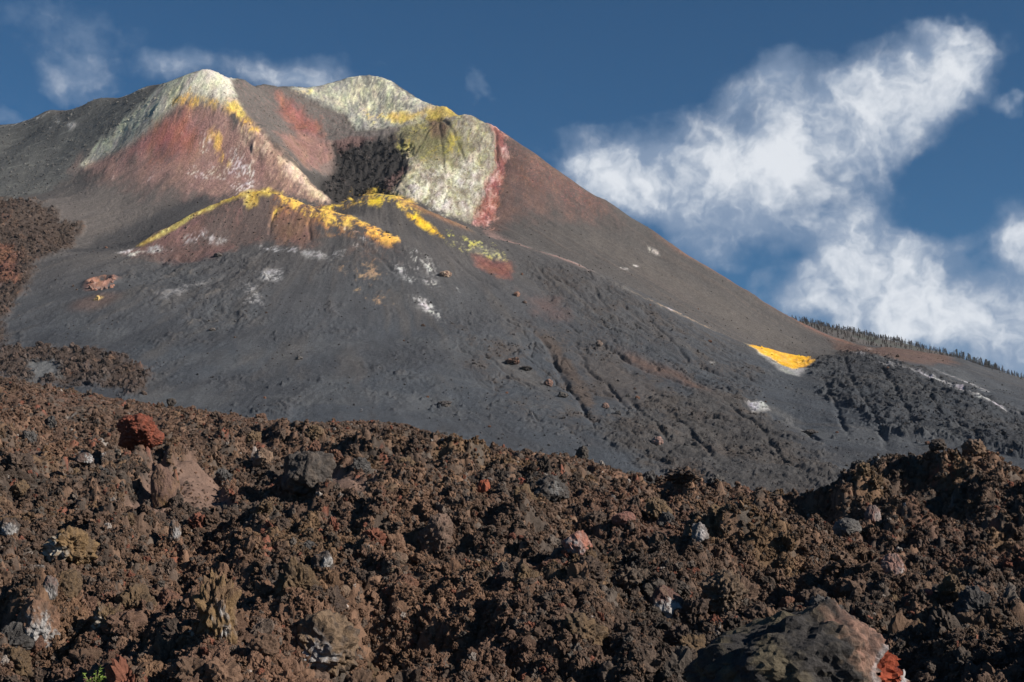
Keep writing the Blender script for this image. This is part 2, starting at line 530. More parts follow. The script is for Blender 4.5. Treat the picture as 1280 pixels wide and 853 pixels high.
# --- relief
rel = np.zeros(XM.shape)
in_cone = sstep(BASE, 20, 60)
up = sstep(BASE, 95, 200)
rel += in_cone * (str1 * (0.3 + 0.25 * up) + str2 * (0.06 + 0.20 * up)) + (mott * 0.55 + grain * 0.24 + mott2 * 0.25) * (0.30 + 1.1 * sstep(fbm(XM / 26 + wx, YM / 48 + wy, 4, 93), -0.15, 0.35)) + big * 3.0 * sstep(YM, 250, 420)
R_left = np.maximum(region([(-90, 250), (20, 252), (70, 266), (100, 285), (96, 308), (45, 338), (25, 370), (5, 400), (0, 432), (-90, 430)], 8, 8),
                    region([(-90, 428), (20, 434), (120, 436), (150, 446), (175, 462), (172, 492), (60, 480), (-90, 470)], 8, 8))
R_left = np.clip(R_left - region([(38, 452), (70, 450), (76, 472), (40, 474)], 5, 3), 0, 1)
R_right = region([(1015, 452), (1060, 440), (1130, 455), (1200, 485), (1280, 522), (1400, 560), (1400, 600), (1240, 560), (1180, 548), (1120, 540), (1040, 500)], 14, 10)
R_low = region([(830, 500), (930, 490), (1010, 560), (1060, 600), (1000, 625), (880, 610), (800, 570), (740, 540)], 16, 12)
R_mid = region([(660, 330), (760, 350), (900, 425), (960, 470), (930, 500), (860, 470), (780, 440), (720, 400)], 14, 12)
R_pit = region([(418, 180), (450, 176), (500, 166), (515, 185), (508, 215), (492, 243), (440, 252), (412, 248), (396, 228), (420, 205)], 5, 5)
R_bump = region([(150, 320), (270, 315), (340, 335), (330, 385), (260, 420), (180, 380)], 16, 12)
R_spread = region([(-90, 400), (150, 380), (420, 330), (520, 400), (560, 480), (500, 540), (150, 500), (-90, 480)], 20, 10)
rd = fbm(XM / 7 + wx, YM / 13 + wy, 5, 61, gain=0.58, ridged=True)
rd2 = fbm(XM / 14 + wx, YM / 24 + wy, 5, 67, gain=0.6)
rel += R_left * (rd * 2.2 + rd2 * 3.0 + mott2 * 1.0)

rel += R_right * (fbm(th * 24, rr / 50, 5, 71, gain=0.6, ridged=True) * 1.7 + rd * 1.5 + rd2 * 2.0 + mott2 * 0.8)
rel += R_low * (fbm(th * 40 + wx * 0.5, rr / 30, 5, 73, gain=0.6, ridged=True) * 0.9 + mott2 * 0.7 + rd * 0.5)
rel += R_mid * (fbm(th * 46 + wx * 0.5, rr / 40, 5, 75, gain=0.6, ridged=True) * 0.8 + mott2 * 0.5)
rel += R_pit * (rd * 2.4 + rd2 * 3.0 + mott2 * 1.2)
R_cr = region([(175, 150), (258, 86), (330, 106), (465, 92), (560, 136), (620, 158), (628, 215), (600, 285), (480, 240), (410, 250), (330, 210), (290, 150)], 10, 6)
rel += R_cr * (mott * 1.3 + rd * 0.7 + mott2 * 0.5)
rel -= R_pit * 3.0
rel += R_bump * (rd2 * 2.2 + np.maximum(mott2, 0) * 0.8)
clump = sstep(fbm(XM / 20, YM / 36, 4, 79), 0.12, 0.4)
rel += R_spread * clump * (np.maximum(mott2, -0.1) * 1.5 + rd * 0.7)
# sparse lumps everywhere on the ash
lump = sstep(fbm(XM / 2.6, YM / 4.0, 3, 83), 0.36, 0.58) * sstep(fbm(XM / 34, YM / 60, 3, 85), 0.0, 0.35)
rel += lump * 1.1 * sstep(YM, 330, 380) * (YM < 760)
# branching rills cut into the right half of the slope
R_ero = np.maximum.reduce([R_mid, R_low, region([(560, 400), (700, 400), (860, 430), (940, 480), (900, 540), (760, 560), (640, 520)], 20, 12)])
cn = fbm(th * 17 + wx * 0.35 + 0.12 * nf, rr / 75 + wy * 0.1, 5, 87, gain=0.55)
cn2 = fbm(th * 34 + wx * 0.4 + 0.15 * nf + 9, rr / 45, 4, 89, gain=0.55)
chan = np.maximum(np.exp(-(cn / 0.035) ** 2), 0.6 * np.exp(-(cn2 / 0.04) ** 2)) * sstep(fbm(XM / 24, YM / 50, 3, 95), -0.12, 0.15)
rel -= chan * R_ero * 1.1
rel += R_ero * np.maximum(0, rd) * 0.5
# gullies cut down the slope
GUL = [([(672, 418), (698, 455), (722, 500), (735, 530)], 4.0, 2.2), ([(748, 425), (790, 455), (830, 470), (880, 492)], 3.0, 1.8), ([(725, 440), (735, 460), (760, 480), (790, 520)], 3, 1.6),
       ([(815, 402), (840, 430), (862, 455), (905, 470)], 3.0, 1.8), ([(775, 380), (800, 400), (822, 420)], 3.5, 1.7), ([(560, 322), (590, 345), (622, 362)], 3, 1.3), ([(727, 330), (742, 360), (760, 390)], 2.5, 1.2),
       ([(662, 325), (690, 355), (735, 392)], 3, 1.3), ([(1052, 450), (1065, 480), (1098, 530), (1110, 560)], 4, 1.9), ([(1028, 470), (1040, 500), (1062, 545)], 3.0, 1.4), ([(1100, 460), (1125, 500), (1150, 545)], 4, 2.0),
       ([(1140, 470), (1170, 510), (1210, 545)], 4, 2.2), ([(870, 455), (900, 470), (915, 475)], 5, 1.8), ([(1000, 532), (1012, 542), (1024, 550)], 4, 1.6), ([(1245, 540), (1262, 565)], 5, 2.0),
       ([(785, 500), (815, 530), (850, 570)], 3, 1.4), ([(900, 500), (940, 530), (985, 580)], 3, 1.4), ([(840, 520), (880, 560), (905, 590)], 3, 1.3), ([(690, 440), (700, 470), (715, 500)], 2.0, 1.0),
       ([(440, 300), (470, 318), (500, 345)], 3, 1.4), ([(395, 262), (385, 280), (388, 305)], 2.2, 1.4), ([(348, 262), (340, 280), (336, 292)], 2.4, 1.6), ([(600, 440), (640, 470), (690, 500)], 2.5, 0.9),
       ([(620, 450), (650, 462), (668, 470)], 4, 1.2),
       ([(480, 172), (515, 168), (545, 150)], 2.5, 1.8), ([(548, 150), (552, 185), (556, 215)], 2.5, 2.0), ([(548, 150), (572, 175), (582, 205)], 2.2, 1.6), ([(548, 150), (530, 175), (515, 200)], 2.5, 1.6), ([(617, 155), (622, 190), (624, 215)], 2.5, 1.6),
       ([(555, 210), (560, 235), (552, 262)], 2, 1.2), ([(285, 125), (310, 150), (350, 195), (405, 244)], 2.2, 1.2), ([(300, 170), (318, 195), (328, 208)], 2.2, 1.6), ([(345, 108), (380, 128), (425, 140), (445, 165), (470, 165)], 2.0, 1.8)]
gully = np.zeros(XM.shape)
for ln, wd, dp in GUL:
    g = streak(ln, wd * 0.62) * np.clip(0.62 + 0.9 * mott + 0.5 * nf, 0, 1.2)
    gully = np.maximum(gully, g * min(dp / 2.0, 1))
    rel -= g * dp * 0.85
# piled lips: left vent (small spatter cone), humps
h = MT.hit(126, 352)
dv = np.hypot(XM - h[0], (YM - h[1]) * 0.8)
rel += 2.4 * np.exp(-((dv - 5.2) / 2.6) ** 2) - 3.2 * np.exp(-(dv / 3.4) ** 2)
MT.Z = BASE + rel
print('relief', round(time.time() - T0, 1))

# --- mineral colours (albedo of the ground itself, but for one painted shade strip)
C = np.empty(XM.shape + (3,))
t = sstep(BASE + big * 30 + str1 * 14, 60, 190)[..., None]
C[:] = np.array((0.052, 0.060, 0.072)) * (1 - t) + np.array((0.080, 0.075, 0.074)) * t


def paint(mask, colour, strength=1.0):
    m = np.clip(mask * strength, 0, 1)[..., None]
    C[:] = C * (1 - m) + np.array(colour) * m


def flecks(mask, colour, thr=0.1, soft=0.25, strength=1.0, n=None):
    n = mott2 * 0.8 + grain * 0.35 if n is None else (str2 * 0.5 + str3 * 0.8 if n is str2 else n * 0.8 + grain * 0.45)
    paint(mask * sstep(n, thr - 0.06, thr + soft + 0.12), colour, strength)


ash2 = sstep(fbm(XM / 30 + wx, YM / 60, 4, 91), -0.05, 0.35)
paint(sstep(fbm(th * 7 + wx * 0.3, rr / 70, 4, 97), -0.05, 0.3) * sstep(YM, 300, 400) * (1 - t[..., 0]), (0.043, 0.046, 0.053), 0.6)
paint(ash2 * sstep(YM, 300, 400) * (1 - t[..., 0]), (0.074, 0.080, 0.088), 0.7)
paint(sstep(str1, 0.05, 0.5), (0.098, 0.088, 0.080), 0.35)
paint(sstep(-str1, 0.1, 0.5), (0.050, 0.051, 0.056), 0.45)
# right flank, warm brown grey
rf = region([(620, 170), (700, 212), (1060, 425), (1120, 440), (1000, 452), (940, 432), (860, 395), (760, 345), (640, 295)], 16, 8)
paint(rf, (0.074, 0.070, 0.069), 0.9)
flecks(rf, (0.060, 0.058, 0.058), 0.1, 0.4, 0.5, str2)
flecks(rf, (0.115, 0.094, 0.085), 0.0, 0.4, 0.5, str1)
paint(region([(690, 290), (760, 315), (880, 385), (940, 425), (1000, 448), (1010, 430), (900, 372), (800, 320), (740, 290)], 22, 12), (0.098, 0.089, 0.083), 0.6)
paint(region([(618, 162), (700, 214), (770, 262), (735, 275), (670, 262), (612, 288), (620, 235)], 20, 12), (0.150, 0.090, 0.078), 0.75)
flecks(region([(618, 162), (700, 214), (790, 275), (770, 300), (690, 285), (610, 290), (622, 235)], 20, 10), (0.075, 0.066, 0.064), -0.05, 0.3, 0.75, str2 * 0.5 + mott)
flecks(region([(618, 162), (700, 214), (760, 258), (735, 270), (650, 240), (628, 215)], 16, 8), (0.22, 0.100, 0.082), -0.05, 0.5, 0.65, str2)
paint(streak([(820, 293), (900, 343), (980, 390), (1050, 425), (1075, 432)], 5), (0.19, 0.10, 0.075), 0.7)
# left flank
lf = region([(-120, 190), (0, 158), (120, 123), (225, 97), (215, 120), (160, 165), (110, 200), (60, 240), (0, 250), (-120, 260)], 12, 8)
paint(lf, (0.105, 0.110, 0.108), 0.8)
flecks(lf, (0.20, 0.21, 0.19), 0.12, 0.3, 0.5, str2)
flecks(lf, (0.055, 0.058, 0.062), -0.0, 0.3, 0.6, mott)
for ln in ([(45, 148), (55, 143), (62, 140)], [(68, 150), (80, 154), (98, 155)], [(140, 122), (160, 115), (185, 109)], [(60, 165), (64, 158)], [(0, 158), (25, 152), (50, 142)]):
    flecks(streak(ln, 1.8), (0.45, 0.44, 0.42), -0.1, 0.3, 0.7)
paint(region([(60, 250), (140, 212), (330, 236), (330, 243), (200, 280), (110, 300), (40, 270)], 14, 8), (0.118, 0.106, 0.101), 0.85)
paint(region([(95, 207), (160, 200), (260, 208), (335, 228), (330, 240), (250, 246), (180, 240), (110, 222)], 18, 10), (0.19, 0.130, 0.115), 0.75)
paint(region([(70, 312), (120, 296), (200, 262), (262, 240), (322, 234), (300, 243), (250, 262), (200, 290), (160, 310)], 7, 3), (0.052, 0.052, 0.056), 0.85)  # shade behind the left front ridge, painted dark into the ground colour
# pale sulphur-grey cap of the left summit
cap = region([(105, 205), (140, 165), (175, 130), (215, 100), (258, 86), (292, 98), (300, 122), (305, 145), (270, 128), (235, 124), (205, 150), (165, 180), (120, 203)], 9, 7)
paint(cap, (0.47, 0.48, 0.41), 0.92)
flecks(cap, (0.12, 0.13, 0.12), 0.0, 0.3, 0.85, mott)
flecks(cap, (0.50, 0.50, 0.36), 0.1, 0.3, 0.7, str2)
cap2 = region([(195, 125), (225, 100), (258, 86), (290, 98), (300, 125), (300, 143), (270, 127), (235, 122), (200, 140)], 8, 5)
paint(cap2, (0.68, 0.66, 0.54), 0.8)
flecks(cap2, (0.24, 0.25, 0.22), 0.15, 0.2, 0.8)
# red face
red = region([(110, 208), (165, 182), (215, 145), (235, 126), (285, 140), (320, 178), (370, 225), (405, 252), (330, 238), (250, 238), (140, 215)], 9, 6)
paint(red, (0.31, 0.19, 0.165), 0.95)
flecks(red, (0.36, 0.22, 0.19), 0.05, 0.4, 0.7, str2)
paint(region([(165, 188), (205, 152), (232, 140), (252, 165), (235, 195), (190, 200)], 14, 8), (0.38, 0.135, 0.105), 0.8)
flecks(region([(130, 205), (185, 180), (260, 200), (255, 215), (160, 215)], 10, 6), (0.085, 0.080, 0.078), -0.1, 0.4, 0.8, mott)
paint(region([(200, 218), (330, 222), (400, 248), (340, 240), (300, 242), (240, 240)], 10, 6), (0.26, 0.165, 0.145), 0.85)
flecks(red, (0.50, 0.42, 0.38), 0.42, 0.2, 0.8)
wht = np.maximum.reduce([region([(248, 165), (262, 160), (272, 172), (262, 184), (252, 180)], 4, 4), region([(278, 185), (292, 190), (318, 215), (315, 224), (296, 220), (282, 205)], 4, 4),
                         region([(262, 205), (290, 215), (280, 222), (264, 214)], 3, 4), region([(228, 213), (250, 216), (266, 221), (252, 224)], 3, 2), region([(287, 230), (315, 225), (322, 230), (300, 242), (290, 238)], 4, 3)])
flecks(wht, (0.62, 0.56, 0.54), 0.0, 0.2, 0.9, mott * 0.5 + grain * 0.6)
# cream streaks on the crest down to the breach
crm = region([(288, 126), (305, 140), (332, 163), (374, 208), (414, 250), (396, 254), (366, 236), (330, 200), (296, 155)], 9, 7)
paint(crm, (0.42, 0.27, 0.21), 0.7)
flecks(crm, (0.64, 0.52, 0.37), 0.0, 0.25, 0.7, mott)
flecks(crm, (0.22, 0.13, 0.10), 0.25, 0.15, 0.7, mott)
paint(region([(350, 198), (372, 208), (412, 250), (402, 253), (372, 230)], 4, 3), (0.62, 0.50, 0.36), 0.6)
for pg in ([(218, 126), (240, 120), (262, 122), (270, 130), (250, 128), (236, 132)], [(280, 135), (296, 134), (312, 152), (318, 166), (300, 152)], [(262, 162), (272, 164), (282, 185), (286, 203), (276, 204), (270, 188)], [(310, 150), (328, 165), (322, 170)]):
    flecks(region(pg, 4, 4), (0.66, 0.40, 0.09), -0.35, 0.3, 0.9)
paint(region([(284, 130), (296, 128), (308, 148), (300, 150)], 3, 3), (0.72, 0.56, 0.15), 0.7)
# crater interior
inn = region([(288, 99), (330, 107), (372, 112), (430, 140), (446, 165), (420, 200), (412, 222), (380, 212), (340, 175), (310, 145), (296, 120)], 6, 4)
paint(inn, (0.115, 0.105, 0.100), 0.95)
flecks(inn, (0.17, 0.12, 0.11), 0.0, 0.4, 0.7, str2)
paint(region([(345, 118), (372, 132), (398, 152), (402, 172), (372, 165), (350, 140)], 12, 7), (0.23, 0.085, 0.070), 0.8)
paint(region([(345, 165), (385, 162), (410, 178), (422, 205), (404, 216), (378, 205)], 10, 5), (0.24, 0.135, 0.115), 0.8)
paint(region([(335, 172), (372, 205), (418, 224), (424, 246), (414, 250), (378, 216), (350, 192)], 5, 4), (0.060, 0.056, 0.055), 0.9)
paint(region([(398, 205), (420, 200), (425, 212), (402, 218)], 4, 2), (0.15, 0.12, 0.11), 0.8)
# pale far rim
rim = region([(358, 110), (405, 105), (440, 94), (465, 90), (500, 110), (540, 130), (556, 140), (530, 148), (490, 160), (446, 164), (430, 140), (395, 128)], 6, 4)
paint(rim, (0.34, 0.345, 0.31), 0.92)
flecks(rim, (0.50, 0.49, 0.38), -0.05, 0.25, 0.8)
flecks(rim, (0.14, 0.14, 0.13), 0.22, 0.2, 0.7, mott)
flecks(region([(436, 98), (465, 92), (505, 115), (538, 135), (510, 150), (455, 152)], 8, 5), (0.62, 0.60, 0.44), -0.2, 0.3, 0.75)
paint(region([(483, 142), (512, 142), (540, 132), (562, 136), (545, 145), (520, 150), (490, 153)], 5, 4), (0.60, 0.42, 0.09), 0.85)
flecks(region([(455, 138), (480, 140), (485, 152), (460, 150)], 5, 4), (0.55, 0.42, 0.12), 0.0, 0.2, 0.8)
flecks(region([(365, 112), (390, 112), (388, 120), (370, 117)], 4, 3), (0.62, 0.52, 0.22), -0.1, 0.2, 0.8)
paint(region([(440, 166), (500, 158), (545, 150), (540, 165), (500, 172), (450, 178)], 5, 4), (0.13, 0.115, 0.11), 0.9)
# pit of broken black lava
paint(R_pit, (0.032, 0.030, 0.030), 0.97)
flecks(R_pit, (0.13, 0.105, 0.10), 0.30, 0.15, 0.8)
paint(region([(478, 235), (500, 212), (513, 205), (512, 220), (492, 244)], 4, 3), (0.12, 0.075, 0.07), 0.9)
paint(region([(418, 176), (440, 170), (470, 174), (450, 184), (425, 190)], 4, 3), (0.13, 0.08, 0.075), 0.8)
# right inner face, sulphur
sul = region([(500, 160), (540, 132), (592, 143), (617, 160), (624, 200), (612, 240), (588, 277), (560, 268), (488, 243), (512, 210), (506, 185)], 5, 4)
paint(sul, (0.50, 0.48, 0.37), 0.95)
flecks(sul, (0.66, 0.61, 0.44), -0.05, 0.4, 0.8)
flecks(sul, (0.28, 0.27, 0.21), 0.15, 0.3, 0.7, mott)
flecks(sul, (0.62, 0.52, 0.22), 0.0, 0.4, 0.6, nf)
flecks(sul, (0.20, 0.15, 0.12), 0.30, 0.12, 0.7, rd * 0.8)
flecks(sul, (0.55, 0.48, 0.17), 0.25, 0.2, 0.5, str2)
grn = region([(500, 160), (548, 146), (575, 165), (588, 185), (560, 202), (530, 200), (505, 190)], 12, 7)
paint(grn, (0.20, 0.19, 0.09), 0.85)
flecks(grn, (0.46, 0.38, 0.07), 0.05, 0.3, 0.75)
flecks(grn, (0.07, 0.065, 0.05), 0.1, 0.2, 0.7, mott)
paint(region([(535, 150), (552, 146), (562, 160), (556, 175), (540, 170)], 6, 4), (0.16, 0.10, 0.07), 0.8)
paint(region([(530, 138), (565, 136), (580, 142), (560, 148), (535, 146)], 5, 4), (0.62, 0.45, 0.10), 0.75)
flecks(region([(520, 215), (600, 205), (605, 240), (580, 270), (540, 262), (500, 240)], 10, 6), (0.66, 0.66, 0.60), -0.1, 0.3, 0.65)
for ln, wd in (([(480, 172), (515, 168), (548, 150)], 2.2), ([(548, 150), (552, 185), (556, 215), (553, 240)], 2.2), ([(548, 148), (572, 170), (584, 205)], 2.0), ([(550, 150), (530, 175), (515, 200)], 2.0), ([(596, 144), (612, 160), (620, 185), (624, 210)], 1.8), ([(560, 148), (580, 155), (592, 160)], 1.5),
               ([(348, 110), (382, 128), (425, 140), (445, 165), (470, 166)], 1.8), ([(318, 180), (328, 198), (335, 206)], 1.8), ([(380, 262), (384, 280), (388, 305)], 1.8), ([(352, 262), (343, 275), (338, 290)], 1.8)):
    paint(streak(ln, wd) * sstep(grain + 0.5 * mott, -0.6, 0.2), (0.10, 0.075, 0.06), 0.45)
rr_ = region([(608, 152), (632, 168), (630, 205), (624, 240), (610, 284), (592, 280), (602, 250), (608, 230), (621, 205), (622, 180)], 5, 8)
paint(rr_, (0.30, 0.11, 0.09), 0.9)
flecks(rr_, (0.52, 0.36, 0.32), 0.0, 0.3, 0.75)
flecks(rr_, (0.14, 0.085, 0.075), 0.1, 0.3, 0.7, nf)
# left front ridge
rb = region([(158, 315), (200, 291), (260, 260), (325, 238), (360, 248), (400, 262), (395, 305), (330, 305), (240, 320), (180, 325)], 8, 6)
paint(rb, (0.115, 0.085, 0.078), 0.85)
flecks(rb, (0.20, 0.11, 0.09), 0.0, 0.4, 0.7, mott)
paint(region([(158, 315), (200, 294), (250, 272), (255, 290), (225, 305), (200, 312)], 8, 4), (0.22, 0.125, 0.11), 0.85)
paint(region([(345, 262), (385, 262), (400, 290), (380, 306), (345, 304)], 9, 6), (0.20, 0.115, 0.085), 0.85)
paint(region([(180, 312), (290, 308), (270, 322), (220, 330), (190, 322)], 10, 5), (0.15, 0.085, 0.078), 0.7)
flecks(region([(345, 245), (400, 256), (440, 275), (495, 300), (485, 308), (430, 292), (380, 272), (350, 262)], 6, 5), (0.34, 0.16, 0.07), -0.2, 0.3, 0.9)
YEL = (0.66, 0.45, 0.09)
for pg, wrp in (([(172, 307), (200, 291), (250, 263), (300, 241), (330, 236), (352, 242), (338, 244), (315, 244.5), (285, 252), (240, 272), (200, 295.5), (180, 307)], 1.2), ([(300, 243), (325, 240), (322, 256), (312, 262), (306, 252)], 4)):
    m = region(pg, 3, wrp)
    paint(m, YEL, 0.8); flecks(m, (0.36, 0.34, 0.13), -0.05, 0.3, 0.7); flecks(m, (0.80, 0.66, 0.22), 0.15, 0.2, 0.8, mott)
m = region([(335, 240), (365, 248), (410, 261), (450, 275), (494, 298), (480, 301), (440, 284), (400, 270), (372, 262), (350, 252)], 5, 6)
flecks(m, YEL, -0.12, 0.25, 0.9); flecks(m, (0.66, 0.30, 0.05), 0.2, 0.2, 0.7, mott)
flecks(region([(440, 274), (470, 284), (495, 298), (488, 305), (460, 294)], 4, 3), (0.80, 0.42, 0.08), -0.3, 0.3, 0.8)
m = region([(414, 256), (440, 243), (470, 237), (500, 245), (528, 259), (520, 266), (490, 254), (465, 252), (440, 258), (425, 264)], 4, 4)
flecks(m, (0.66, 0.46, 0.08), -0.12, 0.25, 0.9); flecks(m, (0.52, 0.28, 0.06), 0.15, 0.2, 0.7, mott)
paint(region([(462, 247), (478, 247), (476, 258), (462, 257)], 3, 3), (0.80, 0.58, 0.04), 0.9)
paint(streak([(500, 250), (530, 263), (560, 275), (590, 288)], 5), (0.28, 0.15, 0.08), 0.7)
m = region([(508, 268), (524, 272), (545, 287), (556, 298), (540, 293), (520, 280)], 3, 2)
flecks(m, (0.80, 0.50, 0.04), -0.35, 0.15, 0.97)
m = region([(545, 292), (590, 300), (615, 304), (636, 326), (625, 330), (600, 320), (580, 315)], 5, 5)
flecks(m, (0.50, 0.47, 0.10), 0.05, 0.15, 0.85); flecks(m, (0.24, 0.23, 0.18), 0.05, 0.3, 0.6, mott)
paint(region([(590, 318), (640, 328), (640, 348), (622, 346), (600, 334)], 6, 4), (0.20, 0.085, 0.07), 0.85)
paint(region([(655, 368), (700, 375), (705, 395), (670, 392)], 16, 8), (0.11, 0.075, 0.07), 0.7)
# white and pale deposits
for pg, st in (([(232, 300), (250, 288), (268, 293), (283, 300), (262, 301), (240, 304)], 0.75), ([(318, 307), (342, 308), (370, 310), (368, 315), (340, 313)], 0.7), ([(325, 340), (350, 338), (350, 352), (322, 350)], 0.55), ([(312, 356), (322, 360), (326, 382), (308, 378)], 0.5),
               ([(182, 308), (200, 310), (215, 314), (186, 315)], 0.8), ([(200, 366), (232, 355), (262, 348), (262, 354), (228, 366), (212, 372)], 0.30), ([(150, 315), (166, 312), (185, 315), (165, 317)], 0.8), ([(380, 315), (430, 312), (428, 320), (385, 322)], 0.4)):
    flecks(region(pg, 4, 4), (0.52, 0.52, 0.53), -0.15, 0.25, st)
for ln, wd in (([(430, 283), (445, 292), (457, 300)], 3), ([(440, 303), (452, 311)], 2.5), ([(460, 304), (468, 312), (474, 320)], 2.5), ([(513, 312), (530, 325), (546, 342)], 5), ([(508, 318), (520, 327)], 3), ([(488, 325), (496, 334), (506, 338)], 4), ([(510, 330), (524, 338)], 3),
               ([(516, 372), (534, 384), (555, 399)], 4), ([(530, 374), (542, 386)], 2.5), ([(565, 355), (575, 364)], 2), ([(532, 350), (548, 356)], 4), ([(505, 345), (520, 352)], 4)):
    flecks(streak(ln, wd * 1.0), (0.55, 0.55, 0.55), 0.0, 0.3, 0.85, mott2 * 0.8 + str3 * 0.35)
flecks(region([(425, 320), (470, 325), (490, 360), (480, 378), (450, 360)], 8, 8), (0.30, 0.20, 0.12), 0.12, 0.2, 0.8)
flecks(region([(440, 290), (500, 320), (480, 330), (440, 315)], 10, 8), (0.13, 0.09, 0.075), -0.2, 0.3, 0.7)
# pale seam running down the right of the second ridge
flecks(streak([(600, 285), (650, 305), (700, 322), (735, 338)], 6), (0.30, 0.20, 0.18), -0.4, 0.4, 0.8)
flecks(streak([(640, 300), (690, 318), (760, 350), (830, 385), (900, 415)], 4), (0.20, 0.19, 0.18), -0.1, 0.4, 0.6)
flecks(streak([(790, 365), (840, 388), (870, 402), (905, 418)], 3), (0.32, 0.24, 0.17), -0.2, 0.4, 0.8)
for ln in ([(776, 335), (785, 337)], [(793, 333), (800, 335)], [(812, 312), (822, 317)], [(887, 453), (893, 454)], [(833, 384), (840, 388)]):
    flecks(streak(ln, 1.7), (0.60, 0.58, 0.56), -0.3, 0.3, 0.8)
# brown scoured strips
paint(region([(672, 418), (700, 432), (722, 465), (742, 495), (740, 510), (728, 512), (715, 480), (695, 455)], 5, 4), (0.072, 0.056, 0.048), 0.9)
paint(streak([(775, 440), (810, 458), (850, 470), (892, 492)], 8), (0.10, 0.066, 0.055), 0.85)
paint(region([(720, 440), (760, 450), (800, 470), (860, 500), (830, 520), (760, 500), (730, 480)], 12, 8), (0.070, 0.060, 0.055), 0.6)
paint(R_low, (0.066, 0.060, 0.056), 0.6)
paint(R_ero * chan, (0.050, 0.044, 0.042), 0.5)
flecks(R_ero, (0.074, 0.062, 0.056), 0.0, 0.3, 0.7, mott)
# yellow hollow
yb = region([(934, 431), (948, 433), (985, 442), (1018, 451), (1008, 457), (990, 461), (965, 450)], 2.5, 3)
paint(region([(950, 442), (985, 458), (1010, 460), (998, 470), (975, 462)], 4, 3), (0.36, 0.36, 0.36), 0.7)
paint(streak([(936, 431), (952, 441), (972, 453), (992, 461)], 3.2), (0.66, 0.62, 0.45), 0.95)
paint(yb, (0.76, 0.42, 0.03), 1.0)
flecks(yb, (0.58, 0.27, 0.03), 0.0, 0.2, 0.8)
flecks(yb, (0.80, 0.60, 0.16), 0.1, 0.2, 0.7, mott)
flecks(yb, (0.30, 0.19, 0.09), 0.15, 0.2, 0.7, mott2)
# grey-white floor, fumarole streaks on the lower right
flecks(region([(932, 503), (952, 502), (962, 512), (940, 514)], 3, 2), (0.42, 0.42, 0.42), -0.4, 0.3, 0.9)
paint(streak([(955, 505), (985, 522), (1020, 552)], 5), (0.12, 0.12, 0.12), 0.5)
for ln, wd, st in (([(1140, 462), (1180, 478), (1225, 496), (1272, 516)], 4, 0.85), ([(1098, 452), (1120, 455), (1150, 464)], 6, 0.5), ([(1158, 467), (1170, 473), (1182, 477)], 5, 0.9), ([(1168, 462), (1200, 474), (1230, 488)], 3, 0.6),
                  ([(1068, 441), (1080, 444)], 3, 0.6), ([(1225, 488), (1236, 490)], 2, 0.7), ([(1083, 435), (1088, 436)], 3, 0.9)):
    flecks(streak(ln, wd), (0.58, 0.58, 0.60), -0.3, 0.4, st)
paint(region([(1040, 425), (1090, 434), (1180, 440), (1200, 455), (1160, 455), (1100, 445), (1060, 440)], 10, 6), (0.125, 0.080, 0.066), 0.8)
# left lava
paint(R_left, (0.066, 0.048, 0.040), 0.9)
flecks(R_left, (0.10, 0.10, 0.11), 0.3, 0.2, 0.6)
flecks(R_left, (0.16, 0.085, 0.055), 0.18, 0.3, 0.8, rd2)
paint(region([(-60, 300), (10, 308), (25, 325), (20, 350), (-60, 352)], 6, 5), (0.20, 0.09, 0.06), 0.7)
paint(region([(38, 452), (70, 450), (76, 472), (40, 474)], 5, 3), (0.11, 0.115, 0.12), 0.9)
# spatter cone colours
dv2 = np.hypot(XM - h[0], (YM - h[1]) * 0.6) + wx * 3
flecks(sstep(-dv2, -9, -5), (0.34, 0.17, 0.12), -0.3, 0.3, 0.9)
flecks(sstep(-dv2, -8, -4), (0.60, 0.52, 0.48), 0.15, 0.2, 0.9)
h2 = MT.hit(123, 373)
flecks(sstep(-np.hypot(XM - h2[0], (YM - h2[1]) * 0.5), -2.4, -1.2), (0.62, 0.45, 0.15), -0.3, 0.3, 0.9)
paint(sstep(-np.hypot(XM - h2[0], (YM - h2[1] + 4) * 0.6), -13, -4), (0.13, 0.085, 0.072), 0.6)
# broken ground is a little darker rock; loose grain everywhere
rock = np.clip(clump * R_spread * 0.8 + lump + R_right * 0.5 + R_bump * 0.4, 0, 1)
flecks(rock, (0.050, 0.046, 0.045), 0.0, 0.3, 0.6)
flecks(R_bump, (0.13, 0.12, 0.11), 0.25, 0.2, 0.6)
chroma = C.max(-1) / C.min(-1)
lum = C.mean(-1)
amp = sstep(np.maximum(chroma - 1.3, lum * 4 - 0.5), 0, 1)
C *= (1.0 + 0.16 * str3 + 0.10 * str2 + (0.24 + 0.30 * amp) * grain + (0.14 + 0.35 * amp) * mott2)[..., None]
C[..., 1] *= 1 + amp * 0.22 * nf
C[..., 2] *= 1 + amp * 0.30 * mott
C = np.clip(C, 0.012, 0.85)
rough_at = np.clip(R_left + R_right + R_pit + R_low * 0.6 + cap + sul + rim + red * 0.6 + R_mid * 0.4, 0, 1)


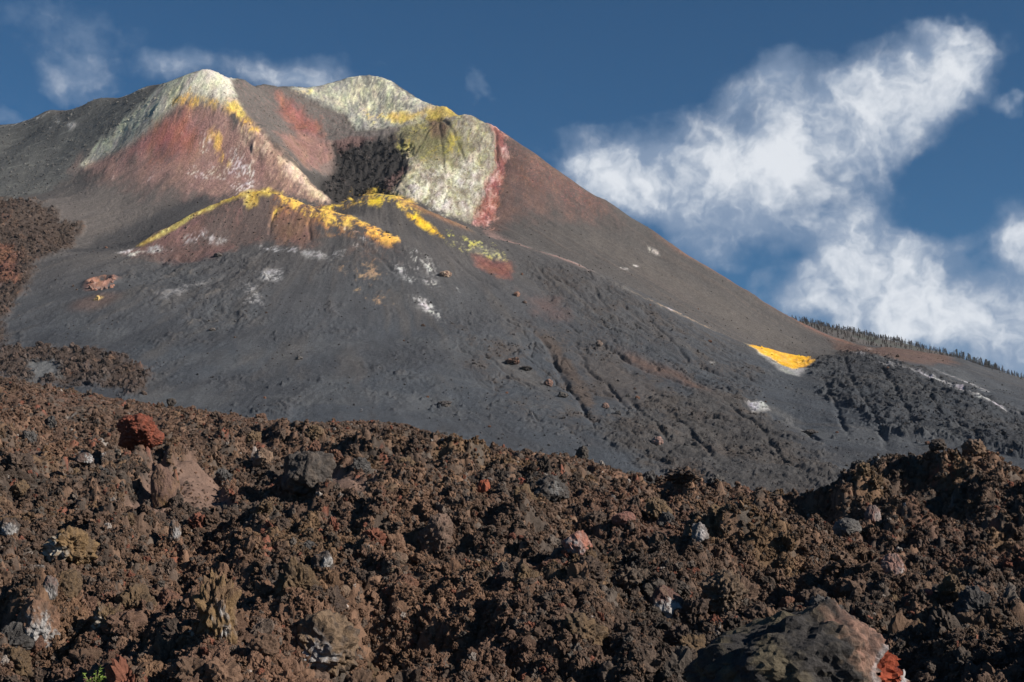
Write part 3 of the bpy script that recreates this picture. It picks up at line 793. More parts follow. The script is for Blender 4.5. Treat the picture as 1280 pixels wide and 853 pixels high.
def ground_material(name, fine, rockmix):
    m = bpy.data.materials.new(name); m.use_nodes = True
    g = NT(m.node_tree); g.n.clear()
    tcn = g.new('ShaderNodeNewGeometry').outputs['Position']
    tint = g.new('ShaderNodeAttribute', attribute_name='tint').outputs['Color']
    rough = g.new('ShaderNodeAttribute', attribute_name='broken').outputs['Fac']
    n1 = g.noise(tcn, fine, 8, 0.7)
    n2 = g.noise(tcn, fine * 4.0, 4, 0.7)
    k = g.math('ADD', g.math('MULTIPLY', n1, 0.9), g.math('MULTIPLY', n2, 0.7))
    k = g.ramp(k, 0.35, 1.25, 0.55, 1.45, False)
    comb = g.new('ShaderNodeCombineColor')
    for i in range(3): g.put(comb.inputs[i], k)
    c = g.mix(1.0, tint, comb.outputs[0], 'MULTIPLY')
    sp = g.ramp(g.noise(tcn, fine * 3.1, 2, 0.5), 0.66, 0.74)
    c = g.mix(g.math('MULTIPLY', sp, 0.35), c, (0.16, 0.15, 0.14, 1))
    b = g.new('ShaderNodeBsdfPrincipled')
    g.put(b.inputs['Base Color'], c)
    b.inputs['Roughness'].default_value = 0.95
    b.inputs['Specular IOR Level'].default_value = 0.15
    bump = g.new('ShaderNodeBump')
    g.put(bump.inputs['Height'], g.math('ADD', n1, g.math('MULTIPLY', n2, 0.45)))
    g.put(bump.inputs['Strength'], g.math('MULTIPLY_ADD', rough, 0.35, 0.45))
    bump.inputs['Distance'].default_value = rockmix
    g.put(b.inputs['Normal'], bump.outputs[0])
    o = g.new('ShaderNodeOutputMaterial'); g.l.new(b.outputs[0], o.inputs[0])
    return m


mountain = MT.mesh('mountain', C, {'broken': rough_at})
mountain.data.materials.append(ground_material('volcanic_ash', 0.55, 1.6))
tag(mountain, kind='structure')
print('mountain', round(time.time() - T0, 1))
#@LAVA
# ------------------------------------------------------------------ the rough lava flow in front
LCREST = [(-80, 462, 78), (0, 467, 78), (60, 478, 78), (130, 492, 78), (200, 503, 78), (260, 510, 78), (330, 521, 77), (400, 524, 77), (480, 523, 77), (540, 536, 76), (600, 549, 75), (660, 562, 74),
          (720, 566, 73), (770, 582, 72), (820, 592, 70), (880, 598, 69), (950, 606, 67), (1010, 610, 66), (1045, 606, 64), (1280, 600, 66), (1400, 610, 66)]
LCREST = [(p[0], p[1] + 3 + 13 * min(max((p[0] - 150) / 450, 0), 1), p[2]) for p in LCREST]
LP = from_pix(LCREST)
for px, py, d in LCREST[::2]:
    a, b = ray_ab(px, py)
    LP.append((a * (d + 14), d + 14, b * d - 1.2)); LP.append((a * (d + 60), d + 60, b * d - 11))
LP += from_pix([(1050, 598, 52), (1075, 576, 52), (1110, 563, 52), (1150, 566, 51), (1180, 556, 50), (1212, 560, 49), (1235, 556, 48), (1262, 574, 48), (1290, 592, 48), (1340, 600, 48)])
LP += [(ray_ab(px, 620)[0] * 58, 58, 1.9) for px in (1070, 1130, 1200, 1280)]
LP += from_pix([(1080, 620, 44), (1150, 630, 42), (1210, 640, 40), (1280, 640, 40), (1230, 600, 43.5), (1120, 600, 46)])
for px in range(-100, 1450, 170):
    LP += from_pix([(px, 560 + px * 0.045, 60), (px + 60, 605 + px * 0.03, 49), (px, 655 + px * 0.012, 40), (px + 60, 705, 33.5), (px, 760, 28), (px + 50, 815, 23.5), (px, 862, 20.2)][(3 if px > 950 else 0):])
for a in (-0.5, -0.2, 0.1, 0.4):
    LP += [(a * 14, 14, -2.6), (a * 7, 7, -3.2)]
LF = Sheet(np.concatenate([np.linspace(-0.68, -0.40, 110)[:-1], np.linspace(-0.40, 0.40, 1000), np.linspace(0.40, 0.68, 110)[1:]]),
           np.concatenate([np.linspace(6, 19, 40)[:-1], 19 * (84 / 19) ** np.linspace(0, 1, 700), np.linspace(84, 150, 40)[1:]]))
LC = Sheet(np.linspace(-0.68, 0.68, 170), np.linspace(6, 150, 400))
LC.Z = rbf_fit(LP, 2.0, 0.2)(LC.X, LC.YY)
LF.Z = LC.sample(LF.X, LF.YY)
LBASE = LF.Z.copy()
XL, YL = LF.X, LF.YY
fadeL = sstep(YL, 12, 20)
w1 = fbm(XL / 2.5, YL / 2.5, 3, 101); w2 = fbm(XL / 2.5 + 31, YL / 2.5, 3, 105)
# hummocks and hollows
hum = fbm(XL / 6.5 + w1 * 0.5, YL / 6.5 + w2 * 0.5, 3, 111)
hum2 = fbm(XL / 2.6 + w1 * 0.4, YL / 2.6 + w2 * 0.4, 4, 117, gain=0.55)
ridg = fbm(XL / 3.6 + w2 * 0.5, YL / 3.6, 4, 121, ridged=True, gain=0.55)
LD = 1.15 * hum + 1.25 * fbm(XL / 11 + w1 * 0.3, YL / 11 + w2 * 0.3, 3, 113) + 0.72 * hum2 + 0.32 * ridg + 0.15
crestfade = sstep(YL, 76, 58) * 0.7 + 0.3
# placed hollows (-) and humps (+): photo px, radius m, height m
SPOTS = [(80, 532, 2.6, -1.3), (110, 528, 2.0, -1.0), (50, 520, 1.5, -0.7), (318, 592, 2.6, -1.7), (345, 606, 2.0, -1.2), (368, 566, 1.6, 1.0), (395, 590, 2.0, 0.5), (765, 622, 2.6, -1.0), (820, 622, 1.8, -1.2), 
         (735, 566, 1.6, 0.5), (520, 610, 2.4, -0.7), (270, 650, 1.5, -0.5), (40, 660, 2.0, -0.8), (250, 690, 1.2, -0.7), (200, 720, 1.8, -0.9), (300, 745, 2.2, -1.0), (350, 770, 2.2, -1.0), (90, 700, 1.3, 0.6), (160, 700, 1.5, 0.6),
         (215, 745, 1.2, 0.5), (30, 830, 1.4, 0.5), (200, 800, 2.0, -0.6), (300, 820, 1.8, -0.7), (420, 680, 1.8, 0.5), (560, 720, 2.4, -0.9), (520, 780, 2.0, -0.8), (600, 800, 2.2, 0.5), (500, 655, 1.6, 0.6), (700, 640, 1.8, 0.5), (640, 650, 1.6, -0.5),
         (860, 710, 2.0, -0.8), (940, 680, 1.6, -0.9), (990, 650, 1.6, -0.8), (920, 730, 1.5, 0.7), (740, 780, 1.6, 0.5), (850, 820, 1.4, -0.5), (1000, 720, 1.6, 0.5), (1110, 690, 2.6, -1.0), (1150, 660, 1.6, 0.7), (1060, 625, 2.4, -0.9), (1140, 615, 2.6, -0.6),
         (1150, 570, 1.5, 0.3), (1210, 570, 1.6, 0.4), (1240, 560, 1.2, 0.4), (1225, 610, 1.6, 0.6), (1220, 770, 2.0, 0.4), (1180, 735, 1.4, -0.6), (430, 600, 2.2, 0.5), (250, 600, 2.0, 0.6), (200, 620, 1.4, 0.5)]
for px, py, r, hgt in SPOTS:
    p = LF.hit(px, py)
    d2 = ((XL - p[0]) ** 2 + ((YL - p[1]) * 0.9) ** 2) / (r * r)
    LD += hgt * np.exp(-np.minimum(d2, 30) * 1.1) * (1 + 0.35 * hum2)
# smooth slabs of flow crust: kept free of rubble
SLABS = [[(212, 596), (238, 578), (262, 590), (302, 632), (296, 642), (240, 640), (216, 625)], [(388, 590), (420, 600), (470, 612), (488, 628), (470, 638), (430, 632), (392, 618)],
         [(184, 588), (205, 584), (218, 620), (212, 652), (160, 665), (150, 645), (178, 630)], [(520, 650), (548, 655), (560, 690), (545, 692), (530, 672)], [(8, 550), (45, 552), (60, 585), (40, 600), (5, 590)]]
slab = np.zeros(XL.shape)
for S in SLABS:
    P = [(q[0], q[1] * 0.35) for q in (LF.hit(*s) for s in S)]
    slab = np.maximum(slab, sstep(poly_sd(XL, YL * 0.35, P) + w1 * 0.25, -0.12, 0.18))
# clinker: cell-like knobs at several sizes, pushed sideways too so that they overhang
d1, d2, cid = worley(XL / 0.85 + w1 * 0.6, YL / 0.85 + w2 * 0.6, 3)
e1, e2, eid = worley(XL / 0.36 + w1, YL / 0.36 + w2, 5)
knob = sstep(d2 - d1, 0.0, 0.5) * (0.35 + cid); knob2 = sstep(e2 - e1, 0.0, 0.5) * (0.3 + eid)
fine1 = fbm(XL / 0.30, YL / 0.30, 4, 131, gain=0.65)
crag = fbm(XL / 1.1 + w1, YL / 1.1 + w2, 5, 137, gain=0.65, ridged=True)
loose = 1 - slab
LD -= slab * 0.75 * (hum2 * 1.0 + 0.45 * ridg)
LD += loose * (0.26 * knob + 0.13 * knob2 + 0.12 * fine1 + 0.22 * crag * (0.6 + 0.6 * sstep(hum2, -0.2, 0.4))) + slab * 0.06 * fine1 + slab * 0.05 * crag
LF.Z = LBASE + LD * fadeL * crestfade
# settle the far edge of the flow so that its crest runs where it should
tpx = np.array([-200, 0, 60, 130, 200, 260, 330, 400, 480, 540, 600, 660, 720, 770, 820, 850, 880, 920, 960, 1010, 1035, 1050, 1075, 1110, 1150, 1180, 1212, 1235, 1262, 1290, 1500])
tpy = np.array([462, 469, 480, 494, 505, 512, 522, 526, 525, 538, 551, 564, 568, 585, 595, 590, 599, 605, 611, 614, 606, 592, 577, 566, 568, 560, 563, 560, 577, 592, 600])
ta, tb = ray_ab(tpx, tpy)
want = np.interp(LF.a, ta, tb)
ker = np.hanning(41); ker /= ker.sum()
for it in range(4):
    got = (LF.Z / YL).max(0)
    dlt = np.convolve(np.pad(got - want, 20, mode='edge'), ker, mode='valid') + 0.0016
    near_peak = sstep(YL, 30, 47)
    LF.Z -= dlt[None, :] * YL * near_peak * (1 if it else 1)
sx = loose * fadeL * 0.14 * fbm(XL / 0.5 + 9, YL / 0.5, 3, 141, gain=0.6)
sy = loose * fadeL * 0.14 * fbm(XL / 0.5 + 57, YL / 0.5, 3, 145, gain=0.6)
# colours of the clinker (albedo): dark chocolate, ochre brown, brick, grey, pale crust
def lava_tint(x, y, rnd, rnd2):
    n = x.shape
    a = fbm(x / 5.0, y / 8.0, 4, 151); b = fbm(x / 2.2, y / 3.2, 4, 155); c = fbm(x / 9 + 5, y / 14, 3, 159)
    col = np.empty(n + (3,)); col[:] = (0.094, 0.065, 0.051)

    def mx(m, k):
        m = np.clip(m, 0, 1)[..., None]
        col[:] = col * (1 - m) + np.array(k) * m
    mx(sstep(a, 0.0, 0.4) * 0.8, (0.150, 0.092, 0.064))
    mx(sstep(-a, 0.0, 0.4) * 0.75, (0.050, 0.042, 0.038))
    mx(sstep(b, 0.1, 0.4) * 0.6, (0.150, 0.098, 0.055))
    mx(sstep(c, 0.1, 0.35) * 0.5, (0.14, 0.078, 0.058))
    mx(sstep(y, 52, 74) * 0.55, (0.098, 0.066, 0.054))
    mx(sstep(rnd, 0.70, 0.9) * 0.7, (0.062, 0.056, 0.052))
    mx((rnd2 > 0.975) * 0.7, (0.17, 0.062, 0.042))
    mx(((rnd2 > 0.85) & (rnd2 <= 0.975)) * 0.6, (0.155, 0.098, 0.068))
    mx(((rnd2 < 0.004)) * 0.8, (0.28, 0.26, 0.25))
    mx(((rnd2 > 0.04) & (rnd2 < 0.10)) * 0.6, (0.105, 0.098, 0.092))
    return col * 0.92 * np.array((1.0, 0.965, 0.92))
LCOL = lava_tint(XL, YL, cid, np.where(loose > 0.5, eid, 0.5))
LCOL *= (0.75 + 0.5 * sstep(knob2, 0.0, 0.6))[..., None]
m = (slab * 0.9)[..., None]
LCOL = LCOL * (1 - m) + m * (np.array((0.15, 0.100, 0.080)) * (1 + 0.3 * fine1[..., None] + 0.2 * w1[..., None]))
LCOL = np.clip(LCOL, 0.01, 0.6)
z3 = np.zeros(XL.shape)


def clinker_material(name, instanced):
    m = bpy.data.materials.new(name); m.use_nodes = True
    g = NT(m.node_tree); g.n.clear()
    pos = g.new('ShaderNodeNewGeometry').outputs['Position']
    at = g.new('ShaderNodeAttribute', attribute_name='tint')
    if instanced: at.attribute_type = 'INSTANCER'
    n1 = g.noise(pos, 7.0, 8, 0.75); n2 = g.noise(pos, 34.0, 4, 0.7)
    k = g.ramp(g.math('ADD', n1, n2), 0.6, 1.4, 0.5, 1.5, False)
    comb = g.new('ShaderNodeCombineColor')
    for i in range(3): g.put(comb.inputs[i], k)
    c = g.mix(1.0, at.outputs['Color'], comb.outputs[0], 'MULTIPLY')
    c = g.mix(g.math('MULTIPLY', g.ramp(g.noise(pos, 2.3, 5, 0.7), 0.62, 0.74), 0.35), c, (0.17, 0.10, 0.055, 1))
    b = g.new('ShaderNodeBsdfPrincipled')
    g.put(b.inputs['Base Color'], c)
    b.inputs['Roughness'].default_value = 0.9
    b.inputs['Specular IOR Level'].default_value = 0.2
    bump = g.new('ShaderNodeBump')
    g.put(bump.inputs['Height'], g.math('ADD', n1, g.math('MULTIPLY', n2, 0.4)))
    bump.inputs['Strength'].default_value = 0.7
    bump.inputs['Distance'].default_value = 0.08
    g.put(b.inputs['Normal'], bump.outputs[0])
    o = g.new('ShaderNodeOutputMaterial'); g.l.new(b.outputs[0], o.inputs[0])
    return m


lava = LF.mesh('lava_field', LCOL, None, np.stack([sx, sy, z3], -1))
lava.data.materials.append(clinker_material('lava_crust', False))
tag(lava, kind='structure')
print('lava', round(time.time() - T0, 1))


# ------------------------------------------------------------------ rock shapes
from mathutils import noise as mnoise


def rock_mesh(name, sub, seed, rough=0.35, blocky=0.3, squash=(1, 1, 1), pits=0.15, smooth=False, detail=4):
    bm = bmesh.new()
    bmesh.ops.create_icosphere(bm, subdivisions=sub, radius=1.0)
    off = Vector((seed * 13.7, seed * 5.1, seed * 9.3))
    r = random.Random(seed)
    planes = [(Vector((r.gauss(0, 1), r.gauss(0, 1), r.gauss(0, 1))).normalized(), r.uniform(0.55, 0.85)) for _ in range(9)]
    for v in bm.verts:
        n = v.co.normalized()
        d = 1.0
        for pn, pd in planes:          # broken faces
            k = n.dot(pn)
            if k > 0.05:
                d = min(d, (pd / k) * blocky + d * (1 - blocky)) if pd / k < d else d
        f = 0.0; a = 1.0; s = 1.3
        for i in range(detail):  # octaves
            f += a * (mnoise.noise(n * s + off)); a *= 0.6; s *= 2.1
        c = mnoise.cell_vector if False else None
        vr = mnoise.voronoi(n * 3.2 + off)[0]
        d += rough * f + pits * (vr[1] - vr[0] - 0.3)
        v.co = Vector((n.x * d * squash[0], n.y * d * squash[1], n.z * d * squash[2]))
    me = bpy.data.meshes.new(name)
    bm.to_mesh(me); bm.free()
    if smooth:
        me.polygons.foreach_set('use_smooth', np.ones(len(me.polygons), bool))
    return me


inst_mat = clinker_material('clinker', True)
lib = bpy.data.collections.new('rubble_shapes')
for i in range(14):
    sq = (random.uniform(0.8, 1.25), random.uniform(0.7, 1.0), random.uniform(0.55, 0.95))
    me = rock_mesh('rubble_piece', 4, 20 + i, rough=(0.62 if i % 3 == 0 else 0.42) * random.uniform(0.8, 1.2), blocky=0.15 if i % 3 == 0 else random.uniform(0.6, 1.0), squash=sq, pits=(0.42 if i % 3 == 0 else 0.12) * random.uniform(0.7, 1.2), detail=5)
    me.materials.append(inst_mat)
    o = bpy.data.objects.new('rubble_piece', me); lib.objects.link(o)


def scatter(name, P, scale, rot, colr, lib_, mat=None):
    """one object whose geometry nodes set a rock shape on each point"""
    me = bpy.data.meshes.new(name)
    me.vertices.add(len(P)); me.vertices.foreach_set('co', P.astype(np.float32).ravel())
    at = me.attributes.new('size', 'FLOAT', 'POINT'); at.data.foreach_set('value', scale.astype(np.float32))
    at = me.attributes.new('spin', 'FLOAT_VECTOR', 'POINT'); at.data.foreach_set('vector', rot.astype(np.float32).ravel())
    at = me.attributes.new('tint', 'FLOAT_COLOR', 'POINT')
    at.data.foreach_set('color', np.concatenate([colr, np.ones((len(P), 1))], 1).astype(np.float32).ravel())
    ob = bpy.data.objects.new(name, me); COL.objects.link(ob)
    ng = bpy.data.node_groups.new(name, 'GeometryNodeTree')
    ng.interface.new_socket('Geometry', in_out='INPUT', socket_type='NodeSocketGeometry')
    ng.interface.new_socket('Geometry', in_out='OUTPUT', socket_type='NodeSocketGeometry')
    g = NT(ng)
    gi = g.new('NodeGroupInput'); go = g.new('NodeGroupOutput')
    ci = g.new('GeometryNodeCollectionInfo'); ci.inputs[0].default_value = lib_
    ci.inputs['Separate Children'].default_value = True; ci.inputs['Reset Children'].default_value = True
    iop = g.new('GeometryNodeInstanceOnPoints')
    iop.inputs['Pick Instance'].default_value = True
    g.l.new(gi.outputs[0], iop.inputs['Points']); g.l.new(ci.outputs[0], iop.inputs['Instance'])
    ri = g.new('FunctionNodeRandomValue', data_type='INT')
    ri.inputs[4].default_value = 0; ri.inputs[5].default_value = len(lib_.objects) - 1
    g.l.new(ri.outputs[2], iop.inputs['Instance Index'])
    na = g.new('GeometryNodeInputNamedAttribute', data_type='FLOAT'); na.inputs[0].default_value = 'size'
    nb = g.new('GeometryNodeInputNamedAttribute', data_type='FLOAT_VECTOR'); nb.inputs[0].default_value = 'spin'
    g.l.new(na.outputs[0], iop.inputs['Scale']); g.l.new(nb.outputs[0], iop.inputs['Rotation'])
    g.l.new(iop.outputs[0], go.inputs[0])
    md = ob.modifiers.new('scatter', 'NODES'); md.node_group = ng
    return ob


def spread(n, y0, y1, amax, power=1.0):
    y = y0 * (y1 / y0) ** rng.random(n)       # even in the picture's depth
    a = rng.uniform(-amax, amax, n)
    return a * y, y


N = 330000
x, y = spread(N, 15, 90, 0.58)
s = 0.034 + 0.085 * rng.random(N) ** 3.0 + 0.0005 * y
pat = fbm(x / 3.0, y / 3.0, 3, 171)
s *= 0.75 + 0.6 * sstep(pat, -0.3, 0.4)
fz = sstep(fbm(x / 4.2 + 7, y / 6.0, 4, 173), 0.0, 0.22)
s *= 0.74 * (1 - 0.5 * fz)
keep = (LF.sample(x, y, slab) < 0.4) | (rng.random(N) < 0.04)
x, y, s = x[keep], y[keep], s[keep]
r1, r2 = rng.random(len(x)), rng.random(len(x))
P = np.stack([x, y, LF.sample(x, y) + s * rng.uniform(-0.2, 1.0, len(x))], 1)
cc = lava_tint(x, y, r1, r2) * rng.uniform(0.7, 1.35, (len(x), 1))
rub = scatter('lava_rubble', P, s, rng.uniform(0, 6.28, (len(x), 3)), cc, lib)
tag(rub, 'loose brown and black clinker covering the rough lava flow', 'rubble', kind='stuff')
gy = np.abs(np.gradient(LF.Z, axis=0)) / np.gradient(YL, axis=0); gx = np.abs(np.gradient(LF.Z, axis=1)) / np.maximum(np.gradient(XL, axis=1), 1e-4)
steep = np.hypot(gx, gy)
N = 300000
x, y = spread(N, 16, 84, 0.48)
keep = (LF.sample(x, y, steep) > 0.95) & (LF.sample(x, y, slab) < 0.3)
x, y = x[keep], y[keep]
s = 0.028 + 0.05 * rng.random(len(x)) ** 2 + 0.0004 * y
P = np.stack([x, y, LF.sample(x, y) + s * rng.uniform(-0.3, 0.6, len(x))], 1)
cc = lava_tint(x, y, rng.random(len(x)), rng.random(len(x))) * rng.uniform(0.7, 1.35, (len(x), 1))
stp = scatter('crust_fragments', P, s, rng.uniform(0, 6.28, (len(x), 3)), cc, lib)
tag(stp, 'clinker fragments clinging to the steep sides of lava mounds', 'rubble', kind='stuff')
print('steep', len(x))
N = 26000
x, y = spread(N, 25, 80, 0.40)
keep = LF.sample(x, y, slab) > 0.3
x, y = x[keep], y[keep]
s = 0.012 + 0.04 * rng.random(len(x)) ** 4 + 0.0003 * y
P = np.stack([x, y, LF.sample(x, y) + s * 0.3], 1)
cc = np.array((0.13, 0.088, 0.07)) * rng.uniform(0.5, 1.4, (len(x), 1))
grv = scatter('slab_gravel', P, s, rng.uniform(0, 6.28, (len(x), 3)), cc, lib)
tag(grv, 'fine gravel lying on the bare slabs of lava crust', 'gravel', kind='stuff')
N = 8500
x, y = spread(N, 16, 84, 0.56)
s = 0.10 + 0.20 * rng.random(N) ** 3
keep = (LF.sample(x, y, slab) < 0.1) & (fbm(x / 4.0, y / 4.0, 3, 181) > -0.15)
x, y, s = x[keep], y[keep], s[keep]
P = np.stack([x, y, LF.sample(x, y) + s * 0.1], 1)
cc = lava_tint(x, y, rng.random(len(x)), rng.random(len(x))) * rng.uniform(0.7, 1.3, (len(x), 1))
cob = scatter('lava_cobbles', P, s, rng.uniform(0, 6.28, (len(x), 3)), cc, lib)
tag(cob, 'fist to head sized lumps of brown lava strewn through the clinker', 'rubble', kind='stuff')
print('rubble', round(time.time() - T0, 1))
#@OBJECTS
# ------------------------------------------------------------------ materials for single things
def tint_material(name, fine=9.0, bumpd=0.05, spec=0.2):
    m = bpy.data.materials.new(name); m.use_nodes = True
    g = NT(m.node_tree); g.n.clear()
    pos = g.new('ShaderNodeTexCoord').outputs['Object']
    at = g.new('ShaderNodeAttribute', attribute_name='tint')
    n1 = g.noise(pos, fine, 8, 0.75); n2 = g.noise(pos, fine * 5, 4, 0.7)
    k = g.ramp(g.math('ADD', n1, n2), 0.6, 1.4, 0.5, 1.5, False)
    comb = g.new('ShaderNodeCombineColor')
    for i in range(3): g.put(comb.inputs[i], k)
    c = g.mix(1.0, at.outputs['Color'], comb.outputs[0], 'MULTIPLY')
    b = g.new('ShaderNodeBsdfPrincipled')
    g.put(b.inputs['Base Color'], c)
    b.inputs['Roughness'].default_value = 0.9
    b.inputs['Specular IOR Level'].default_value = spec
    bump = g.new('ShaderNodeBump')
    g.put(bump.inputs['Height'], g.math('ADD', n1, g.math('MULTIPLY', n2, 0.4)))
    bump.inputs['Strength'].default_value = 0.8
    bump.inputs['Distance'].default_value = bumpd
    g.put(b.inputs['Normal'], bump.outputs[0])
    o = g.new('ShaderNodeOutputMaterial'); g.l.new(b.outputs[0], o.inputs[0])
    return m


def flat_material(name, colour, rough=0.85, noise=0.0, scale=8.0):
    m = bpy.data.materials.new(name); m.use_nodes = True
    g = NT(m.node_tree); g.n.clear()
    b = g.new('ShaderNodeBsdfPrincipled')
    b.inputs['Roughness'].default_value = rough
    b.inputs['Specular IOR Level'].default_value = 0.2
    pos = g.new('ShaderNodeTexCoord').outputs['Object']
    n = g.noise(pos, scale, 5, 0.6)
    lo = tuple(c * (1 - noise) for c in colour) + (1,); hi = tuple(min(c * (1 + noise), 1) for c in colour) + (1,)
    g.put(b.inputs['Base Color'], g.mix(g.ramp(n, 0.35, 0.65), lo, hi))
    o = g.new('ShaderNodeOutputMaterial'); g.l.new(b.outputs[0], o.inputs[0])
    return m


boulder_mat = tint_material('lava_boulder', 7.0, 0.07)
BROWN = (0.105, 0.070, 0.052); DARK = (0.050, 0.044, 0.042); OCHRE = (0.16, 0.105, 0.055); RED = (0.22, 0.060, 0.030); PINK = (0.22, 0.13, 0.11); GREY = (0.12, 0.115, 0.11); WHITE = (0.31, 0.305, 0.305)


def paint_rock(me, ca, cb, crust=None, where=(0, -1, -0.5), amount=0.35, seed=0):
    n = len(me.vertices)
    co = np.empty(n * 3, np.float32); me.vertices.foreach_get('co', co); co = co.reshape(-1, 3)
    size = np.abs(co).max()
    q = co / size
    f = fbm(q[:, 0] * 2.5 + q[:, 2] * 1.7 + seed, q[:, 1] * 2.5 - q[:, 2] * 2.1, 5, seed % 50, gain=0.6)
    f2 = fbm(q[:, 0] * 6 + q[:, 2] * 3 + seed * 2, q[:, 1] * 6 - q[:, 2] * 5, 4, seed % 50 + 7, gain=0.65)
    m = sstep(f + 0.4 * f2, -0.15, 0.25)[:, None]
    c = np.array(ca) * (1 - m) + np.array(cb) * m
    if crust is not None:
        wv = np.array(where, float); wv /= np.linalg.norm(wv)
        nn = co / (np.linalg.norm(co, axis=1)[:, None] + 1e-9)
        k = nn @ wv + 0.7 * f + 0.5 * f2
        m = sstep(k, 0.95 - amount, 1.45 - amount)[:, None] * 0.95
        c = c * (1 - m) + np.array(crust) * m
    at = me.attributes.new('tint', 'FLOAT_COLOR', 'POINT')
    at.data.foreach_set('color', np.concatenate([np.clip(c, 0.01, 0.8), np.ones((n, 1))], 1).astype(np.float32).ravel())


def boulder(name, label, cat, px, py, wp, hp, ca, cb, crust=None, where=(0, -1, -0.5), amount=0.35, sheet=LF, sub=4, rough=0.22, blocky=0.5, pits=0.15, seed=None, turn=None, depthk=0.9, sink=0.30, group=None, tilt=0.0, lean=0.0, detail=6):
    """a rock whose foot stands on the ground met under photo pixel (px, py + part of hp)"""
    seed = seed if seed is not None else int(px * 3 + py)
    p = sheet.hit(px, py + hp * (0.5 - sink * 0.6))
    d = p[1]
    W = wp / F * d * 0.5; H = hp / F * d * 0.5
    a, b = ray_ab(px, py)
    me = rock_mesh(name, sub, seed % 997, rough=rough, blocky=blocky, squash=(1, 1, 1), pits=pits, detail=detail)
    n = len(me.vertices)
    co = np.empty(n * 3, np.float32); me.vertices.foreach_get('co', co); co = co.reshape(-1, 3)
    t = (seed * 1.7) % 6.28 if turn is None else turn
    R_ = np.array([[math.cos(t), -math.sin(t), 0], [math.sin(t), math.cos(t), 0], [0, 0, 1]])
    co = co @ R_.T
    T_ = np.array([[math.cos(tilt), 0, math.sin(tilt)], [0, 1, 0], [-math.sin(tilt), 0, math.cos(tilt)]])
    ext = np.percentile(np.abs(co), 98, axis=0)
    co = co / ext * np.array([W, W * depthk, H])
    co = co @ T_.T
    if lean:
        co[:, 2] *= 1 - lean * np.clip(0.35 - co[:, 0] / W, 0, 1.3) / 1.3
    me.vertices.foreach_set('co', co.astype(np.float32).ravel())
    paint_rock(me, ca, cb, crust, where, amount, seed)
    me.materials.append(boulder_mat)
    me.update()
    ob = bpy.data.objects.new(name, me)
    ob.location = (float(a) * d, d + W * depthk * 0.3, float(b) * d)
    COL.objects.link(ob)
    tag(ob, label, cat, group)
    return ob


B = boulder
# the dome-shaped boulder at the lower right, with its broken red flank
big = B('dome_boulder', 'huge dark domed boulder at the lower right with a broken orange red flank', 'boulder', 1003, 850, 262, 190, (0.036, 0.034, 0.034), (0.085, 0.072, 0.050), (0.23, 0.135, 0.105), (1.0, -0.15, 0.35), 0.42, sub=6, rough=0.15, blocky=0.1, pits=0.14, detail=8, seed=5, turn=0.6, depthk=0.8, sink=0.1, lean=0.30)
# the fresh broken face: the faces of the scar become a part of their own, set in a little, rimmed with pale crust
def split_scar(ob, px, py, wp, hp):
    me = ob.data; n = len(me.vertices)
    co = np.empty(n * 3, np.float32); me.vertices.foreach_get('co', co); co = co.reshape(-1, 3)
    wc = co + np.array(ob.location)
    yy_ = wc[:, 1] * CP + wc[:, 2] * SP; zz_ = -wc[:, 1] * SP + wc[:, 2] * CP
    u = (640 + F * wc[:, 0] / yy_ - px) / (wp * 0.5); v = (426.5 - F * zz_ / yy_ - py) / (hp * 0.5)
    front = co[:, 1] < 0.15
    wob = 0.28 * fbm(co[:, 0] * 5, co[:, 2] * 5, 4, 231)
    e = np.where(front, np.hypot(u - 0.25 * v * 0, v) + wob, 9)
    tn = np.empty(n * 4, np.float32); me.attributes['tint'].data.foreach_get('color', tn); tn = tn.reshape(-1, 4)
    ring = np.clip(sstep(e, 0.9, 1.0) - sstep(e, 1.12, 1.35), 0, 1)[:, None] * (0.55 + 0.45 * sstep(u, -0.2, 0.5))[:, None]
    tn[:, :3] = tn[:, :3] * (1 - ring) + ring * np.array((0.34, 0.33, 0.34))
    me.attributes['tint'].data.foreach_set('color', tn.ravel())
    bm = bmesh.new(); bm.from_mesh(me); bm.verts.ensure_lookup_table()
    inside = [f for f in bm.faces if all(e[v.index] < 1.0 for v in f.verts)]
    b2 = bmesh.new(); vm = {}
    for f in inside:
        vs_ = []
        for v in f.verts:
            if v.index not in vm:
                dn = 0.05 * max(0, 1 - e[v.index]) ** 0.4
                rg = 0.05 * mnoise.noise(v.co * 14) + 0.03 * mnoise.noise(v.co * 35)
                if e[v.index] > 0.8: rg *= 0.3
                vm[v.index] = b2.verts.new(v.co - v.normal * dn + v.normal * rg)
            vs_.append(vm[v.index])
        b2.faces.new(vs_)
    bmesh.ops.delete(bm, geom=inside, context='FACES')
    bm.to_mesh(me); bm.free()
    m2 = bpy.data.meshes.new('broken_red_face'); b2.to_mesh(m2); b2.free()
    k = len(m2.vertices)
    c2 = np.array([v.co[:] for v in m2.vertices])
    f_ = fbm(c2[:, 0] * 9, c2[:, 2] * 9, 4, 233)[:, None]
    cl = np.array((0.20, 0.044, 0.022)) * (1 + 0.9 * f_)
    at = m2.attributes.new('tint', 'FLOAT_COLOR', 'POINT')
    at.data.foreach_set('color', np.concatenate([np.clip(cl, 0.02, 0.5), np.ones((k, 1))], 1).astype(np.float32).ravel())
    m2.materials.append(boulder_mat)
    o = bpy.data.objects.new('broken_red_face', m2); COL.objects.link(o); o.parent = ob
    o['label'] = 'fresh orange red broken face rimmed with pale crust'


